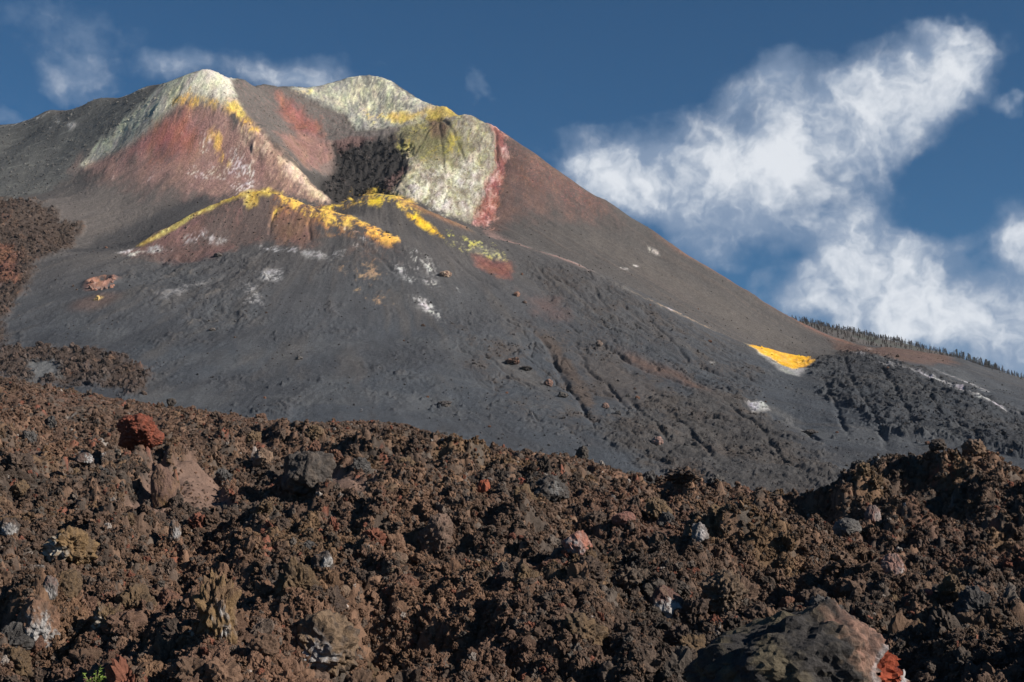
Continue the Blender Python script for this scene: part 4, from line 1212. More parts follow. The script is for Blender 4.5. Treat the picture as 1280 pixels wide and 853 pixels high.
split_scar(big, 1113, 838, 36, 54)
B('red_boulder', 'rounded brick red boulder standing alone on the upper left of the lava', 'boulder', 171, 540, 54, 44, (0.11, 0.038, 0.026), (0.18, 0.055, 0.034), sub=5, rough=0.24, blocky=0.55, pits=0.14, seed=12, turn=1.0, sink=0.15)
B('lava_block', 'dark brown block with a chalky white underside in the lower middle right', 'rock', 836, 757, 44, 44, (0.095, 0.055, 0.048), BROWN, WHITE, (0.1, -1, -0.55), 0.55, sub=5, rough=0.12, blocky=0.9, pits=0.1, seed=9)
B('lava_block', 'brown topped block streaked white down its front, at the far lower left', 'rock', 48, 782, 54, 66, (0.16, 0.095, 0.065), BROWN, WHITE, (0.3, -1, -0.5), 0.55, sub=5, rough=0.18, blocky=0.7, seed=21)
B('lava_crag', 'tall knobbly ochre crag with a white streaked foot in the shadowed hollow', 'rock', 270, 768, 46, 92, OCHRE, (0.13, 0.085, 0.055), WHITE, (0.6, -1, -0.4), 0.25, sub=5, rough=0.42, blocky=0.1, pits=0.5, seed=33)
B('lava_boulder', 'large rounded tan brown boulder near the bottom, pale grey at its foot', 'boulder', 400, 812, 92, 84, (0.15, 0.105, 0.070), (0.08, 0.062, 0.05), (0.26, 0.26, 0.27), (-0.4, -1, -0.6), 0.42, sub=5, rough=0.2, blocky=0.4, pits=0.2, seed=41)
B('ochre_rock', 'ochre crusted knob flecked with white above the far left rubble', 'rock', 84, 686, 62, 48, OCHRE, (0.10, 0.07, 0.045), (0.42, 0.40, 0.36), (-0.8, -1, -0.3), 0.3, sub=5, rough=0.32, blocky=0.2, pits=0.4, seed=52)
B('pink_rock', 'salmon pink rock with a grey front in the middle of the lava', 'rock', 719, 681, 38, 30, (0.26, 0.115, 0.085), PINK, (0.24, 0.24, 0.25), (-0.3, -1, -0.2), 0.35, sub=4, rough=0.18, blocky=0.6, seed=63)
B('dull_red_rock', 'flat oval dull red rock behind the salmon pink one', 'rock', 779, 650, 30, 20, (0.17, 0.085, 0.070), (0.13, 0.075, 0.062), sub=4, rough=0.12, blocky=0.5, seed=71)
B('red_stone', 'tiny bright red stone in the brown rubble right of centre', 'stone', 745, 650, 11, 12, (0.30, 0.070, 0.040), (0.24, 0.06, 0.04), sub=3, rough=0.15, seed=74)
B('red_block', 'narrow upright rusty red block below the flow crest at centre', 'rock', 606, 610, 17, 24, (0.24, 0.075, 0.040), (0.18, 0.06, 0.04), sub=4, rough=0.15, blocky=0.8, seed=76)
B('red_block', 'brick red lump just right of the upright rusty block', 'rock', 652, 605, 16, 15, (0.22, 0.070, 0.045), (0.15, 0.06, 0.045), sub=4, rough=0.2, blocky=0.5, seed=77)
B('dark_block', 'blue black upright block beside the brick red lump', 'rock', 690, 612, 42, 40, DARK, (0.075, 0.072, 0.07), (0.16, 0.16, 0.16), (0.4, -1, 0.2), 0.2, sub=5, rough=0.25, blocky=0.6, seed=80)
B('grey_pink_rock', 'pinkish grey upright rock alone in the dark hollow on the right', 'rock', 1118, 710, 30, 34, PINK, (0.15, 0.11, 0.10), (0.30, 0.28, 0.28), (0.6, -1, -0.5), 0.3, sub=4, rough=0.16, blocky=0.7, seed=83)
B('oval_rock', 'upright oval rock with a reddish centre and pale edge under the right hummock', 'rock', 1092, 646, 20, 27, (0.13, 0.10, 0.095), (0.19, 0.10, 0.085), (0.24, 0.23, 0.23), (0.5, -0.6, 0), 0.3, sub=4, rough=0.1, blocky=0.4, seed=85)
B('grey_rock', 'rounded charcoal grey rock left of the pale edged oval one', 'rock', 1060, 660, 34, 24, (0.075, 0.072, 0.072), GREY, sub=4, rough=0.14, blocky=0.4, seed=87)
B('pale_rock', 'pale grey rock standing over a black hollow right of centre', 'rock', 875, 668, 20, 30, (0.20, 0.18, 0.175), GREY, (0.34, 0.33, 0.34), (0.3, -1, 0), 0.3, sub=4, rough=0.28, blocky=0.4, seed=90)
B('brown_fin', 'smooth red brown fin of crust left of the sloping bare slab, ochre at its foot', 'rock', 203, 612, 34, 62, (0.115, 0.072, 0.058), (0.135, 0.085, 0.060), (0.20, 0.125, 0.06), (0.3, -0.5, -1), 0.2, sub=5, rough=0.10, blocky=0.6, pits=0.05, seed=93, sink=0.2)
B('white_spur', 'small spur with a bright white streak below the red brown fin', 'rock', 218, 666, 16, 32, BROWN, GREY, WHITE, (0.9, -1, -0.3), 0.45, sub=4, rough=0.2, blocky=0.6, seed=95)
B('overhanging_block', 'big dark blunt block casting black shade left of the pinkish bare slab', 'rock', 384, 594, 64, 58, (0.056, 0.050, 0.047), (0.085, 0.070, 0.060), sub=5, rough=0.18, blocky=0.8, pits=0.1, seed=98, sink=0.2)
B('tan_rock', 'tan rock leaning at the right edge of the black hollow beyond the bare slab', 'rock', 328, 573, 24, 26, (0.18, 0.125, 0.09), BROWN, (0.28, 0.24, 0.21), (-0.6, -1, 0), 0.2, sub=4, rough=0.25, blocky=0.5, seed=101)
B('pale_slab', 'upright pale slab at the left lip of the black hollow', 'rock', 318, 570, 9, 22, (0.30, 0.26, 0.24), (0.20, 0.16, 0.14), sub=3, rough=0.15, blocky=0.8, seed=102)
B('angular_stone', 'dark angular stone lying just below and left of the red boulder', 'rock', 106, 576, 22, 20, (0.11, 0.075, 0.065), DARK, (0.4, 0.4, 0.4), (1, -0.8, 0.3), 0.25, sub=4, rough=0.08, blocky=1.0, seed=104)
B('white_foot_rock', 'dark rock with a white foot at the left edge of the photo', 'rock', 10, 660, 26, 26, DARK, BROWN, WHITE, (0.3, -1, -0.6), 0.5, sub=4, rough=0.2, blocky=0.5, seed=107)
B('grey_rock', 'small grey lump with a chalky front above the white streaked block', 'rock', 61, 737, 20, 32, GREY, (0.14, 0.10, 0.09), WHITE, (0.3, -1, -0.5), 0.35, sub=4, rough=0.2, blocky=0.5, seed=109)
B('arched_crust', 'arched curl of ochre crust right of the white streaked block', 'rock', 131, 778, 36, 44, (0.14, 0.095, 0.055), (0.09, 0.062, 0.045), (0.36, 0.33, 0.29), (-0.6, -1, 0), 0.2, sub=5, rough=0.35, blocky=0.2, pits=0.5, seed=111)
B('white_streaked_rock', 'dark rock with a bright white diagonal streak above the shadowed hollow', 'rock', 402, 705, 26, 34, DARK, BROWN, WHITE, (0.9, -1, 0), 0.4, sub=4, rough=0.22, blocky=0.6, seed=113)
B('tan_rock', 'rounded tan rock above the large tan brown boulder', 'rock', 428, 740, 20, 17, (0.17, 0.12, 0.085), BROWN, sub=4, rough=0.15, blocky=0.4, seed=115)
B('tan_rock', 'orange brown cobble directly on top of the large tan brown boulder', 'rock', 426, 758, 20, 18, (0.19, 0.10, 0.06), BROWN, (0.4, 0.36, 0.33), (1, -0.6, 0), 0.3, sub=4, rough=0.25, blocky=0.4, seed=116)
B('brown_rock', 'smooth round brown rock at the lower edge of the central bumps', 'rock', 498, 699, 22, 18, (0.12, 0.09, 0.068), BROWN, sub=4, rough=0.1, blocky=0.4, seed=118)
B('brown_rock', 'short blocky tan rock just below the smooth round brown one', 'rock', 491, 714, 20, 12, (0.16, 0.12, 0.085), BROWN, sub=4, rough=0.1, blocky=0.9, seed=119)
B('ribbed_crag', 'ribbed leaning brown crag right of the central bumps', 'rock', 544, 670, 40, 56, (0.105, 0.075, 0.06), (0.14, 0.095, 0.075), sub=5, rough=0.2, blocky=0.6, pits=0.2, seed=121, tilt=0.35)
B('brown_crag', 'small brown peak standing on the crest of the right hummock', 'rock', 1173, 556, 22, 16, (0.075, 0.06, 0.052), DARK, sub=4, rough=0.35, blocky=0.3, seed=124)
B('brown_crag', 'jagged tan tipped peak farther right on the hummock crest', 'rock', 1220, 561, 30, 24, BROWN, (0.15, 0.10, 0.065), (0.3, 0.28, 0.26), (0, -0.3, 1), 0.12, sub=4, rough=0.35, blocky=0.3, seed=126)
B('dark_crag', 'dark ragged hump on the flow crest right of centre', 'rock', 857, 596, 44, 22, DARK, BROWN, sub=5, rough=0.35, blocky=0.2, pits=0.4, seed=128)
B('crest_stone', 'dark pointed stone sticking up from the middle of the flow crest', 'rock', 728, 567, 16, 18, DARK, (0.08, 0.07, 0.06), sub=4, rough=0.25, blocky=0.6, seed=130)
B('crest_stone', 'lone dark lump on the left part of the flow crest', 'rock', 213, 503, 13, 10, DARK, (0.08, 0.07, 0.06), sub=4, rough=0.25, blocky=0.6, seed=132)
B('red_stone', 'dark red stone among the rubble right of the dome boulder', 'stone', 1160, 742, 14, 12, (0.24, 0.07, 0.055), (0.16, 0.06, 0.05), sub=3, rough=0.15, seed=134)
B('brown_rock', 'blunt brown rock in the rubble at the lower right, above the edge', 'rock', 1235, 740, 26, 24, BROWN, (0.13, 0.09, 0.065), sub=4, rough=0.2, blocky=0.5, seed=136)
B('dark_crag', 'dark upright crag left of the chalky underside block', 'rock', 790, 728, 44, 40, (0.075, 0.060, 0.050), (0.11, 0.08, 0.06), sub=5, rough=0.35, blocky=0.2, pits=0.4, seed=138)
B('brown_crag', 'blocky brown crag right of the chalky underside block', 'rock', 905, 745, 54, 56, (0.10, 0.075, 0.058), (0.135, 0.095, 0.065), sub=5, rough=0.32, blocky=0.3, pits=0.3, seed=140)
print('boulders', round(time.time() - T0, 1))

# ------------------------------------------------------------------ rocks on the volcano's slope
S = MT
boulder('slope_rock', 'orange brown round rock lying on the ash below the small red patch', 'rock', 646, 368, 8.5, 8, (0.22, 0.13, 0.095), (0.15, 0.095, 0.075), sheet=S, sub=3, seed=201)
boulder('slope_rock', 'smaller brown rock just downhill of the orange brown one', 'rock', 656, 378, 6, 5, (0.13, 0.09, 0.075), DARK, sheet=S, sub=3, seed=202)
boulder('slope_rock', 'reddish brown boulder left of the long brown scoured strip', 'rock', 686, 479, 12, 12, (0.18, 0.11, 0.09), (0.13, 0.085, 0.07), sheet=S, sub=4, seed=203)
boulder('slope_rock', 'tan rock at the top of the dark gullies', 'rock', 749, 430, 9, 9, (0.19, 0.15, 0.125), (0.12, 0.09, 0.08), sheet=S, sub=4, seed=204)
boulder('slope_rock', 'pale brown crusted rock under the white streaks of the front ridge', 'rock', 556, 343, 17, 9, (0.34, 0.26, 0.20), (0.16, 0.10, 0.08), sheet=S, sub=4, rough=0.3, seed=205)
boulder('slope_rock', 'dark lump on the shelf below the pale patch of the front ridge', 'rock', 272, 319, 11, 7, (0.10, 0.09, 0.085), DARK, sheet=S, sub=3, seed=206)
boulder('slope_rock', 'rusty brown jagged outcrop in the middle of the grey slope', 'rock', 641, 452, 18, 11, (0.15, 0.085, 0.062), DARK, sheet=S, sub=4, rough=0.4, blocky=0.2, pits=0.4, seed=207)
boulder('slope_rock', 'black jagged outcrop trailing right of the rusty one', 'rock', 657, 461, 16, 8, DARK, (0.07, 0.065, 0.06), sheet=S, sub=4, rough=0.4, blocky=0.2, pits=0.4, seed=208)
boulder('slope_rock', 'dark streaky outcrop downhill of the reddish brown boulder', 'rock', 703, 494, 14, 9, DARK, (0.085, 0.08, 0.075), sheet=S, sub=4, rough=0.35, seed=209)
boulder('slope_rock', 'pink brown rock face above the flow crest right of centre', 'rock', 822, 552, 15, 12, (0.23, 0.15, 0.13), (0.16, 0.11, 0.10), sheet=S, sub=4, seed=210)
boulder('slope_rock', 'brown rock at the foot of the long scoured strip', 'rock', 757, 508, 10, 9, (0.17, 0.11, 0.09), (0.11, 0.08, 0.07), sheet=S, sub=3, seed=211)
boulder('slope_rock', 'dark rock cluster low on the slope above the centre of the flow', 'rock', 556, 505, 18, 9, (0.06, 0.055, 0.055), (0.10, 0.09, 0.085), sheet=S, sub=4, rough=0.4, blocky=0.2, seed=212)
boulder('slope_rock', 'black crag in the lower right slope above the hummock', 'rock', 1013, 541, 22, 9, (0.045, 0.042, 0.042), (0.08, 0.072, 0.07), sheet=S, sub=4, rough=0.4, blocky=0.2, seed=213)
boulder('slope_rock', 'pale topped rock in the left middle of the grey slope', 'rock', 374, 448, 9, 5, (0.14, 0.135, 0.13), DARK, sheet=S, sub=3, seed=214)
boulder('slope_rock', 'small dark rock above the smooth ash hollow left of centre', 'rock', 265, 412, 9, 5, (0.12, 0.11, 0.105), DARK, sheet=S, sub=3, seed=215)
boulder('yellow_rock', 'little sulphur yellow stone below the spatter vent on the left', 'stone', 122, 373, 6, 8, (0.55, 0.42, 0.17), (0.25, 0.15, 0.08), sheet=S, sub=3, rough=0.35, seed=216)
# the small vent on the left: a ring of baked blocks round a black throat
vent = bpy.data.objects.new('spatter_vent', None); COL.objects.link(vent)
vc = MT.hit(127, 353)
vent.location = Vector(vc)
tag(vent, 'small baked pink spatter vent with a dark throat on the left ash plain', 'volcanic vent')
for k in range(15):
    an = k / 15 * 2 * math.pi
    s_ = random.uniform(0.35, 0.95)
    me = rock_mesh('vent_block', 3, 300 + k, rough=0.4, blocky=0.4, pits=0.3, squash=(s_ * 1.3, s_, s_))
    paint_rock(me, random.choice([(0.34, 0.17, 0.12), (0.24, 0.12, 0.09), (0.16, 0.11, 0.095)]), (0.26, 0.17, 0.14), None, seed=k)
    me.materials.append(boulder_mat)
    o = bpy.data.objects.new('vent_block', me); COL.objects.link(o); o.parent = vent
    x_, y_ = vc[0] + math.cos(an) * 4.8 * random.uniform(0.85, 1.25), vc[1] + math.sin(an) * 6.0 * random.uniform(0.85, 1.2)
    o.location = Vector((x_, y_, float(MT.sample(x_, y_)) + s_ * 0.35)) - Vector(vc)
    o.rotation_euler = (random.random() * 6, random.random() * 6, random.random() * 6)

# ------------------------------------------------------------------ medium lava rocks, each a thing of its own
KINDS = [('dark brown rock', (0.070, 0.052, 0.044), (0.105, 0.075, 0.058), 'dark brown rocks in the clinker'),
         ('ochre tinged rock', (0.135, 0.092, 0.056), (0.10, 0.072, 0.050), 'ochre tinged rocks on the clinker'),
         ('greyish black rock', (0.052, 0.050, 0.050), (0.095, 0.090, 0.088), 'greyish black rocks in the clinker'),
         ('rust brown rock', (0.155, 0.082, 0.056), (0.11, 0.065, 0.05), 'rust brown rocks in the clinker'),
         ('white dusted brown rock', (0.10, 0.078, 0.065), (0.14, 0.10, 0.08), 'white dusted rocks in the clinker')]
protos = []
MARKS = [(171, 541, 'the lone red boulder'), (836, 757, 'the chalky underside block'), (48, 782, 'the white streaked block'), (270, 768, 'the tall ochre crag'), (400, 812, 'the large tan brown boulder'), (84, 686, 'the ochre crusted rock'),
         (719, 681, 'the salmon pink rock'), (779, 650, 'the flat dull red rock'), (606, 610, 'the upright rusty block'), (690, 612, 'the blue black upright block'), (1118, 710, 'the pinkish grey upright rock'), (1092, 646, 'the pale edged oval rock'),
         (1060, 660, 'the charcoal grey rock'), (875, 668, 'the pale grey rock'), (203, 612, 'the red brown fin'), (384, 594, 'the big blunt dark block'), (250, 610, 'the sloping bare slab'), (440, 612, 'the pinkish bare slab'), (10, 660, 'the white footed edge rock'),
         (131, 778, 'the arched ochre crust'), (402, 705, 'the diagonally streaked rock'), (498, 699, 'the smooth round brown rock'), (544, 670, 'the ribbed leaning crag'), (1220, 561, 'the tan tipped peak'), (1173, 556, 'the small brown peak'),
         (857, 596, 'the ragged hump on the crest'), (728, 567, 'the pointed crest stone'), (1160, 742, 'the dark red stone'), (1235, 740, 'the blunt brown rock'), (1004, 800, 'the huge domed boulder'), (120, 848, 'the green sprig'), (905, 745, 'the blocky brown crag'), (600, 800, 'the middle of the bottom edge'), (560, 560, 'the centre of the flow crest')]
SMARKS = [(646, 368, 'the orange brown round rock'), (686, 479, 'the reddish brown boulder'), (749, 430, 'the tan rock above the gullies'), (556, 343, 'the pale brown crusted rock'), (641, 452, 'the rusty jagged outcrop'), (822, 552, 'the pink brown rock face'),
          (556, 505, 'the dark rock cluster'), (1013, 541, 'the black crag'), (374, 448, 'the pale topped rock'), (127, 353, 'the spatter vent'), (975, 445, 'the yellow hollow'), (945, 508, 'the round white ash patch'), (330, 346, 'the frosty white patches'), (58, 462, 'the left grey ash pool')]
used_labels = {}


def place_label(what, P3, marks):
    yy_ = P3[1] * CP + P3[2] * SP; zz_ = -P3[1] * SP + P3[2] * CP
    px = 640 + F * P3[0] / yy_; py = 426.5 - F * zz_ / yy_
    order = sorted(marks, key=lambda m: (m[0] - px) ** 2 + (m[1] - py) ** 2 * 1.5)
    cand = []
    for far, m in enumerate(order[:16]):
        dx, dy = px - m[0], (py - m[1])
        side = ('to the right of ' if dx > 0 else 'to the left of ') if abs(dx) > abs(dy) * 1.3 else ('below ' if dy > 0 else 'above ')
        if abs(dx) > 18 and abs(dy) > 18 and max(abs(dx), abs(dy)) < 2.2 * min(abs(dx), abs(dy)):
            side = ('below and ' if dy > 0 else 'above and ') + ('right of ' if dx > 0 else 'left of ')
        cand.append(what + ' ' + side + m[2])
    for c in cand:
        if c not in used_labels:
            used_labels[c] = 1
            return c
    return cand[0]


for k, (lb, ca, cb, gr) in enumerate(KINDS):
    row = []
    for j in range(5):
        me = rock_mesh('lava_rock', 5, 400 + k * 11 + j, rough=random.uniform(0.2, 0.38), blocky=random.uniform(0.2, 0.8), pits=random.uniform(0.12, 0.32), squash=(1.1, 0.9, random.uniform(0.7, 1.0)), detail=7)
        paint_rock(me, ca, cb, WHITE if k == 4 else None, (0.2, -1, -0.2), 0.3, seed=k * 7 + j)
        me.materials.append(boulder_mat)
        row.append(me)
    protos.append(row)
n_done = 0
while n_done < 270:
    y_ = 19.5 * (70 / 19.5) ** (random.random() ** 1.1)
    x_ = random.uniform(-0.38, 0.38) * y_
    if float(LF.sample(x_, y_, slab)) > 0.2: continue
    k = random.choices(range(5), (5, 4, 3, 2, 0.6))[0]
    s_ = random.uniform(0.14, 0.30) + 0.0016 * y_ if n_done % 7 or y_ < 34 else random.uniform(0.30, 0.48)
    o = bpy.data.objects.new('lava_rock', random.choice(protos[k])); COL.objects.link(o)
    o.location = (x_, y_, float(LF.sample(x_, y_)) + s_ * 0.35)
    o.scale = (s_,) * 3
    o.rotation_euler = (random.random() * 6, random.random() * 6, random.random() * 6)
    tag(o, place_label(('big ' if s_ > 0.27 else 'medium ' if s_ > 0.21 else 'small ') + KINDS[k][0], o.location, MARKS), 'rock', KINDS[k][3])
    n_done += 1

# ------------------------------------------------------------------ stones strewn on the ash slope
def block_field(name, mask, n, y0, y1, s0, s1, base, label, lo=0.3, vary=0.5):
    x = rng.uniform(-0.44, 0.44, n); y = rng.uniform(y0, y1, n); x = x * y
    keep = MT.sample(x, y, mask) > lo + (1 - lo) * rng.random(n) * 0.8
    x, y = x[keep], y[keep]
    s = s0 + (s1 - s0) * rng.random(len(x)) ** 4
    P = np.stack([x, y, MT.sample(x, y) + s * 0.15], 1)
    g_ = np.stack([MT.sample(x, y, C[..., i]) for i in range(3)], 1)
    cc = (g_ * 0.6 + np.array(base) * 0.4) * rng.uniform(1 - vary, 1 + vary, (len(x), 1))
    o_ = scatter(name, P, s, rng.uniform(0, 6.28, (len(x), 3)), np.clip(cc, 0.015, 0.6), lib)
    tag(o_, label, 'rubble', kind='stuff')
    print(name, len(x))


block_field('crater_blocks', R_pit, 16000, 800, 930, 0.3, 1.9, (0.022, 0.020, 0.020), 'broken black lava blocks filling the crater pit')
block_field('old_lava_blocks', R_left, 80000, 420, 800, 0.25, 1.5, (0.060, 0.040, 0.030), 'dark brown broken lava at the left foot of the cone')
block_field('right_crag_rubble', np.maximum(R_right * 0.55, R_ero * 0.8 * sstep(mott + 0.5 * nf, 0.05, 0.4)), 60000, 370, 760, 0.14, 0.8, (0.060, 0.054, 0.052), 'dark rubble lying over the gullied lower right slope')
block_field('flank_rubble', np.maximum(lf, rb * 0.6), 45000, 640, 960, 0.12, 0.75, (0.12, 0.115, 0.11), 'small broken rock on the upper left flank and front ridge')
block_field('crust_rubble', np.clip(R_cr - R_pit, 0, 1) * 0.7, 24000, 770, 990, 0.15, 0.55, (0.25, 0.22, 0.18), 'crusted mineral rubble covering the crater rim', vary=0.35)
N = 22000
x = rng.uniform(-0.42, 0.42, N); y = rng.uniform(360, 930, N); x = x * y
dens_ = sstep(fbm(x / 22, y / 38, 4, 191), -0.15, 0.4) * 0.9 + MT.sample(x, y, np.clip(R_left + R_right + R_low * 0.7 + R_bump + R_mid * 0.6, 0, 1)) * 0.7
keep = rng.random(N) < dens_
x, y = x[keep], y[keep]
s = 0.10 + 0.45 * rng.random(len(x)) ** 5
P = np.stack([x, y, MT.sample(x, y) + s * 0.2], 1)
cc = np.stack([MT.sample(x, y, C[..., i]) for i in range(3)], 1) * rng.uniform(0.6, 1.7, (len(x), 1))
cc = cc * 0.7 + np.array((0.09, 0.075, 0.068)) * 0.3
st = scatter('slope_stones', P, s, rng.uniform(0, 6.28, (len(x), 3)), np.clip(cc, 0.02, 0.6), lib)
tag(st, 'small loose stones strewn over the grey ash slope', 'stones', kind='stuff')
N = 60
x = rng.uniform(-0.36, 0.36, N); y = rng.uniform(380, 760, N); x = x * y
for i in range(N):
    s_ = 0.45 + 0.8 * rng.random() ** 3
    o = bpy.data.objects.new('slope_stone', protos[random.choice((0, 2, 3))][random.randrange(5)]); COL.objects.link(o)
    o.location = (x[i], y[i], float(MT.sample(x[i], y[i])) + s_ * 0.3); o.scale = (s_,) * 3
    o.rotation_euler = (random.random() * 6, random.random() * 6, random.random() * 6)
    tag(o, place_label(('large' if s_ > 0.8 else 'small') + ' dark stone', o.location, SMARKS), 'stone', 'stones on the ash slope')

# ------------------------------------------------------------------ forested hill behind, to the right
HL = Sheet(np.linspace(0.12, 0.75, 200), np.concatenate([np.linspace(1250, 2300, 120), np.linspace(2350, 3600, 20)]))
HC = [(900, 398), (1000, 402), (1030, 409), (1060, 416), (1090, 423), (1120, 429), (1150, 436), (1180, 442), (1210, 452), (1230, 460), (1250, 466), (1280, 474), (1340, 492), (1500, 530)]
HP = []
for px, py in HC:
    a, b = ray_ab(px, py); a, b = float(a), float(b)
    HP += [(a * 1900, 1900, b * 1900), (a * 1600, 1600, b * 1900 - 70), (a * 1250, 1250, b * 1900 - 175), (a * 2250, 2250, b * 1900 - 40), (a * 3600, 3600, 0)]
HL.Z = rbf_fit(HP, 20, 0.0)(HL.X, HL.YY) + 5 * fbm(HL.X / 120, HL.YY / 120, 4, 211) + 1.2 * fbm(HL.X / 15, HL.YY / 15, 3, 213)
hn = fbm(HL.X / 60, HL.YY / 60, 4, 215)
hc = np.empty(HL.X.shape + (3,)); hc[:] = (0.085, 0.078, 0.075)
m = sstep(hn, -0.1, 0.3)[..., None]; hc = hc * (1 - m) + m * np.array((0.065, 0.072, 0.062))
hill = HL.mesh('hill', hc, {'broken': np.zeros(HL.X.shape)})
hill.data.materials.append(mountain.data.materials[0])
tag(hill, kind='structure')

bark = flat_material('pine_bark', (0.075, 0.060, 0.052), 0.95, 0.3, 3)
needle = flat_material('pine_needles', (0.078, 0.085, 0.075), 0.8, 0.4, 0.6)  # distance haze put into the colour: needles greyed and lightened
needle2 = flat_material('scorched_hazed_needles', (0.125, 0.115, 0.105), 0.85, 0.4, 0.6)  # scorched tone, also lightened to stand for haze


def trunk_mesh(h):
    bm = bmesh.new()
    rows = []
    bend = random.uniform(-0.3, 0.3)
    for k in range(5):
        t = k / 4
        r = 0.26 * (1 - t * 0.85) * h / 12
        rows.append([bm.verts.new((math.cos(q * math.pi / 3) * r + bend * t * t, math.sin(q * math.pi / 3) * r, t * h)) for q in range(6)])
    for k in range(4):
        for q in range(6):
            bm.faces.new((rows[k][q], rows[k][(q + 1) % 6], rows[k + 1][(q + 1) % 6], rows[k + 1][q]))
    for k in range(9):      # limbs
        z = h * random.uniform(0.25, 0.92); an = random.random() * 6.28; L = (h - z) * 0.28 + 0.7
        d = Vector((math.cos(an), math.sin(an), 0.25)); s_ = Vector((-math.sin(an), math.cos(an), 0)) * 0.07
        p0 = Vector((bend * (z / h) ** 2, 0, z)); p1 = p0 + d * L
        v = [bm.verts.new(c) for c in (p0 - s_, p0 + s_, p0 + Vector((0, 0, 0.12)), p1)]
        for f in ((0, 1, 3), (1, 2, 3), (2, 0, 3)): bm.faces.new([v[i] for i in f])
    me = bpy.data.meshes.new('trunk'); bm.to_mesh(me); bm.free()
    me.materials.append(bark)
    return me


def crown_mesh(h, dens, width):
    bm = bmesh.new()
    n = int(170 * dens)
    for k in range(n):
        t = random.random() ** 0.8
        z = h * (0.22 + 0.80 * t)
        R_ = width * (1 - t) ** 0.75 * random.uniform(0.25, 1.0) + 0.15
        an = random.random() * 6.28
        c = Vector((math.cos(an) * R_, math.sin(an) * R_, z - R_ * 0.15))
        s_ = random.uniform(0.35, 0.75)
        q = [Vector((random.gauss(0, 1), random.gauss(0, 1), random.gauss(0, 0.6))).normalized() * s_ for _ in range(4)]
        v = [bm.verts.new(c + x_) for x_ in q]
        for f in ((0, 1, 2), (0, 2, 3), (0, 3, 1)): bm.faces.new([v[i] for i in f])
    me = bpy.data.meshes.new('crown'); bm.to_mesh(me); bm.free()
    me.materials.append(needle if dens > 0.6 else needle2)
    return me


shapes = []
for k in range(7):
    h_ = random.uniform(10.5, 14)
    shapes.append((trunk_mesh(h_), crown_mesh(h_, random.choice((0.25, 0.4, 0.5, 0.9, 1.1)), random.uniform(1.7, 2.6))))
treelib = bpy.data.collections.new('pine_shapes')
for tm, cm in shapes:
    bm = bmesh.new(); bm.from_mesh(tm); nf_ = len(bm.faces); bm.from_mesh(cm)
    me = bpy.data.meshes.new('pine'); bm.faces.ensure_lookup_table()
    for i, f in enumerate(bm.faces): f.material_index = 0 if i < nf_ else 1
    bm.to_mesh(me); bm.free(); me.materials.clear(); me.materials.append(bark); me.materials.append(cm.materials[0])
    o = bpy.data.objects.new('pine', me); treelib.objects.link(o)


def pine_at(x_, y_, s_, lb, gr):
    k = random.randrange(7)
    r_ = bpy.data.objects.new('pine_tree', None); COL.objects.link(r_)
    r_.location = (x_, y_, float(HL.sample(x_, y_)) - 0.3); r_.scale = (s_ * random.uniform(0.85, 1.1), s_, s_); r_.rotation_euler = (0, 0, random.random() * 6)
    for nm, me in (('trunk', shapes[k][0]), ('crown', shapes[k][1])):
        c = bpy.data.objects.new(nm, me); COL.objects.link(c); c.parent = r_
    tag(r_, lb, 'tree', gr)


k = 0
while k < 215:
    px = random.uniform(1030, 1284)
    if random.random() > 0.15 + 1.2 * max(0.0, 0.5 + mnoise.noise(Vector((px / 9, 3, 1)))) ** 2: continue
    k += 1
    a, _b = ray_ab(px, 440); y_ = 1900 + random.uniform(-45, 25)
    pine_at(float(a) * y_, y_, 0.28 + 0.5 * random.random() ** 1.8, 'small pine standing in the broken row along the hazy right skyline', 'pines along the right skyline')
for k in range(42):
    px = random.gauss(1228, 16)
    a, _b = ray_ab(px, 455); y_ = 1880 + random.uniform(-50, 30)
    pine_at(float(a) * y_, y_, random.uniform(0.75, 1.15), 'taller pine in the dense clump near the right end of the skyline', 'pines of the clump on the right skyline')
N = 2600
yy = rng.uniform(1420, 1950, N); xx = rng.uniform(0.2, 0.44, N) * yy
keep = fbm(xx / 70, yy / 70, 3, 221) > -0.25
xx, yy = xx[keep], yy[keep]
fr = scatter('pine_forest', np.stack([xx, yy, HL.sample(xx, yy) - 0.3], 1), rng.uniform(0.35, 0.7, len(xx)), np.stack([0 * xx, 0 * xx, rng.uniform(0, 6.28, len(xx))], 1), np.ones((len(xx), 3)), treelib)
tag(fr, 'distant grey green pine wood covering the hill on the right', 'forest', kind='stuff')

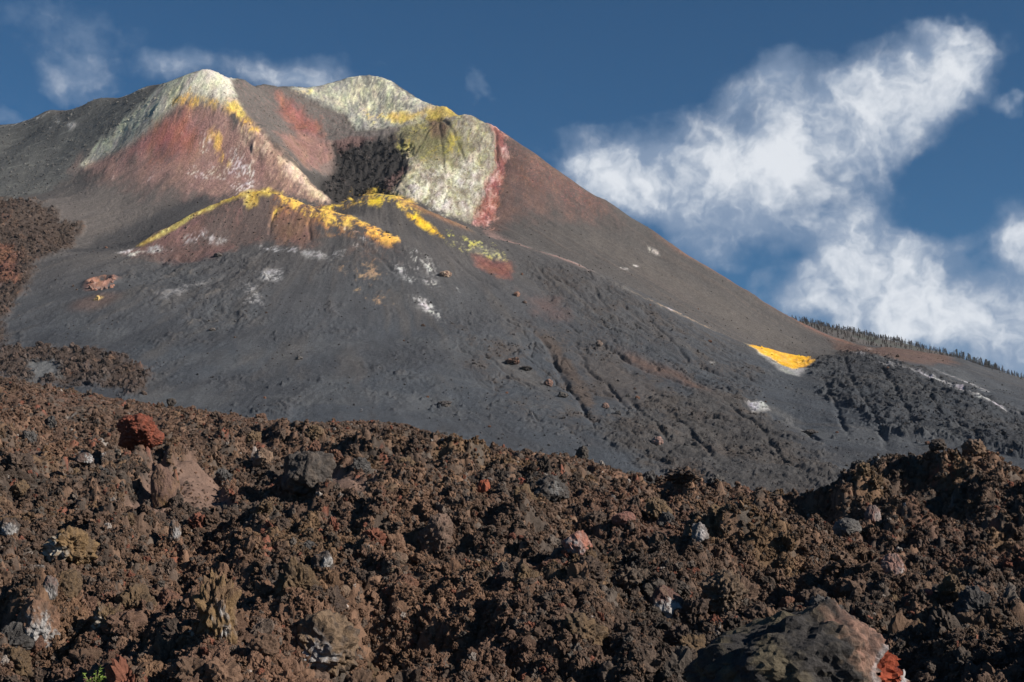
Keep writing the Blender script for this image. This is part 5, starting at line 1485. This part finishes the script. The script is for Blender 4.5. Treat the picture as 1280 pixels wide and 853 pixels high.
# ------------------------------------------------------------------ the green sprig at the bottom left
leafm = flat_material('fresh_leaf', (0.20, 0.30, 0.06), 0.6, 0.35, 30)
stemm = flat_material('green_stem', (0.13, 0.15, 0.05), 0.8, 0.3, 20)
pl = bpy.data.objects.new('green_shrub', None); COL.objects.link(pl)
g0 = LF.hit(120, 850)
g0[1] -= 1.5
a, b = ray_ab(120, 838)
top = Vector((float(a) * g0[1], g0[1], float(b) * g0[1]))
pl.location = top - Vector((0, 0, 0.30)); pl.scale = (1.35, 1.35, 1.35)
tag(pl, 'small bright green leafy sprig growing from the dark rubble at the bottom left', 'plant')
bs = bmesh.new(); bl = bmesh.new()
for k in range(9):
    an = k * 2.4; lean = random.uniform(0.1, 0.55); L = random.uniform(0.13, 0.24)
    if k == 0: lean, L = 0.05, 0.27
    d = Vector((math.cos(an) * lean, math.sin(an) * lean, 1)).normalized()
    pts = [Vector((0, 0, 0)) + d * L * t + Vector((math.cos(an), math.sin(an), 0)) * 0.03 * t * t for t in (0, 0.33, 0.66, 1)]
    prev = None
    for i, p in enumerate(pts):
        r = 0.006 * (1 - i * 0.22)
        ring = [bs.verts.new(p + Vector((math.cos(q * 2.09) * r, math.sin(q * 2.09) * r, 0))) for q in range(3)]
        if prev:
            for q in range(3): bs.faces.new((prev[q], prev[(q + 1) % 3], ring[(q + 1) % 3], ring[q]))
        prev = ring
    for i in range(13):
        t = random.uniform(0.25, 1.05); p = pts[0].lerp(pts[3], min(t, 1))
        u = Vector((random.gauss(0, 1), random.gauss(0, 1), random.uniform(0.1, 0.9))).normalized()
        sdv = u.cross(Vector((0, 0, 1))).normalized(); Ls = random.uniform(0.025, 0.045); Wd = Ls * 0.34
        nrm = sdv.cross(u).normalized()
        v = [bl.verts.new(c) for c in (p, p + u * Ls * 0.45 + sdv * Wd + nrm * 0.004, p + u * Ls, p + u * Ls * 0.45 - sdv * Wd + nrm * 0.004, p + u * Ls * 0.5)]
        bl.faces.new((v[0], v[1], v[4])); bl.faces.new((v[1], v[2], v[4])); bl.faces.new((v[2], v[3], v[4])); bl.faces.new((v[3], v[0], v[4]))
for nm, bm_, mt in (('stem', bs, stemm), ('foliage', bl, leafm)):
    me = bpy.data.meshes.new(nm); bm_.to_mesh(me); bm_.free(); me.materials.append(mt)
    o = bpy.data.objects.new(nm, me); COL.objects.link(o); o.parent = pl

# ------------------------------------------------------------------ thin air haze
bm = bmesh.new(); bmesh.ops.create_cube(bm, size=1.0)
for v in bm.verts: v.co = Vector((v.co.x * 9000, v.co.y * 4400 + 2100, 300 + v.co.z * 612))
me = bpy.data.meshes.new('haze'); bm.to_mesh(me); bm.free()
hm = bpy.data.materials.new('thin_air'); hm.use_nodes = True
hg = NT(hm.node_tree); hg.n.clear()
pv = hg.new('ShaderNodeVolumePrincipled'); pv.inputs['Color'].default_value = (0.75, 0.86, 1.0, 1); pv.inputs['Density'].default_value = HAZE
pv.inputs['Anisotropy'].default_value = 0.0
ho = hg.new('ShaderNodeOutputMaterial'); hg.l.new(pv.outputs[0], ho.inputs['Volume'])
me.materials.append(hm)
hz = bpy.data.objects.new('haze', me); COL.objects.link(hz); tag(hz, kind='stuff', label='thin pale blue haze in the air over the whole slope')

# ------------------------------------------------------------------ the ground beyond, out to the horizon
bm = bmesh.new()
vs = [bm.verts.new((math.cos(q / 48 * 2 * math.pi) * 14000, math.sin(q / 48 * 2 * math.pi) * 14000, -5.0)) for q in range(48)]
bm.faces.new(vs)
me = bpy.data.meshes.new('ground'); bm.to_mesh(me); bm.free()
me.materials.append(flat_material('dark_ground', (0.060, 0.054, 0.050), 0.95, 0.3, 0.02))
gr_ = bpy.data.objects.new('ground', me); COL.objects.link(gr_)
tag(gr_, kind='structure')
print('all', round(time.time() - T0, 1))
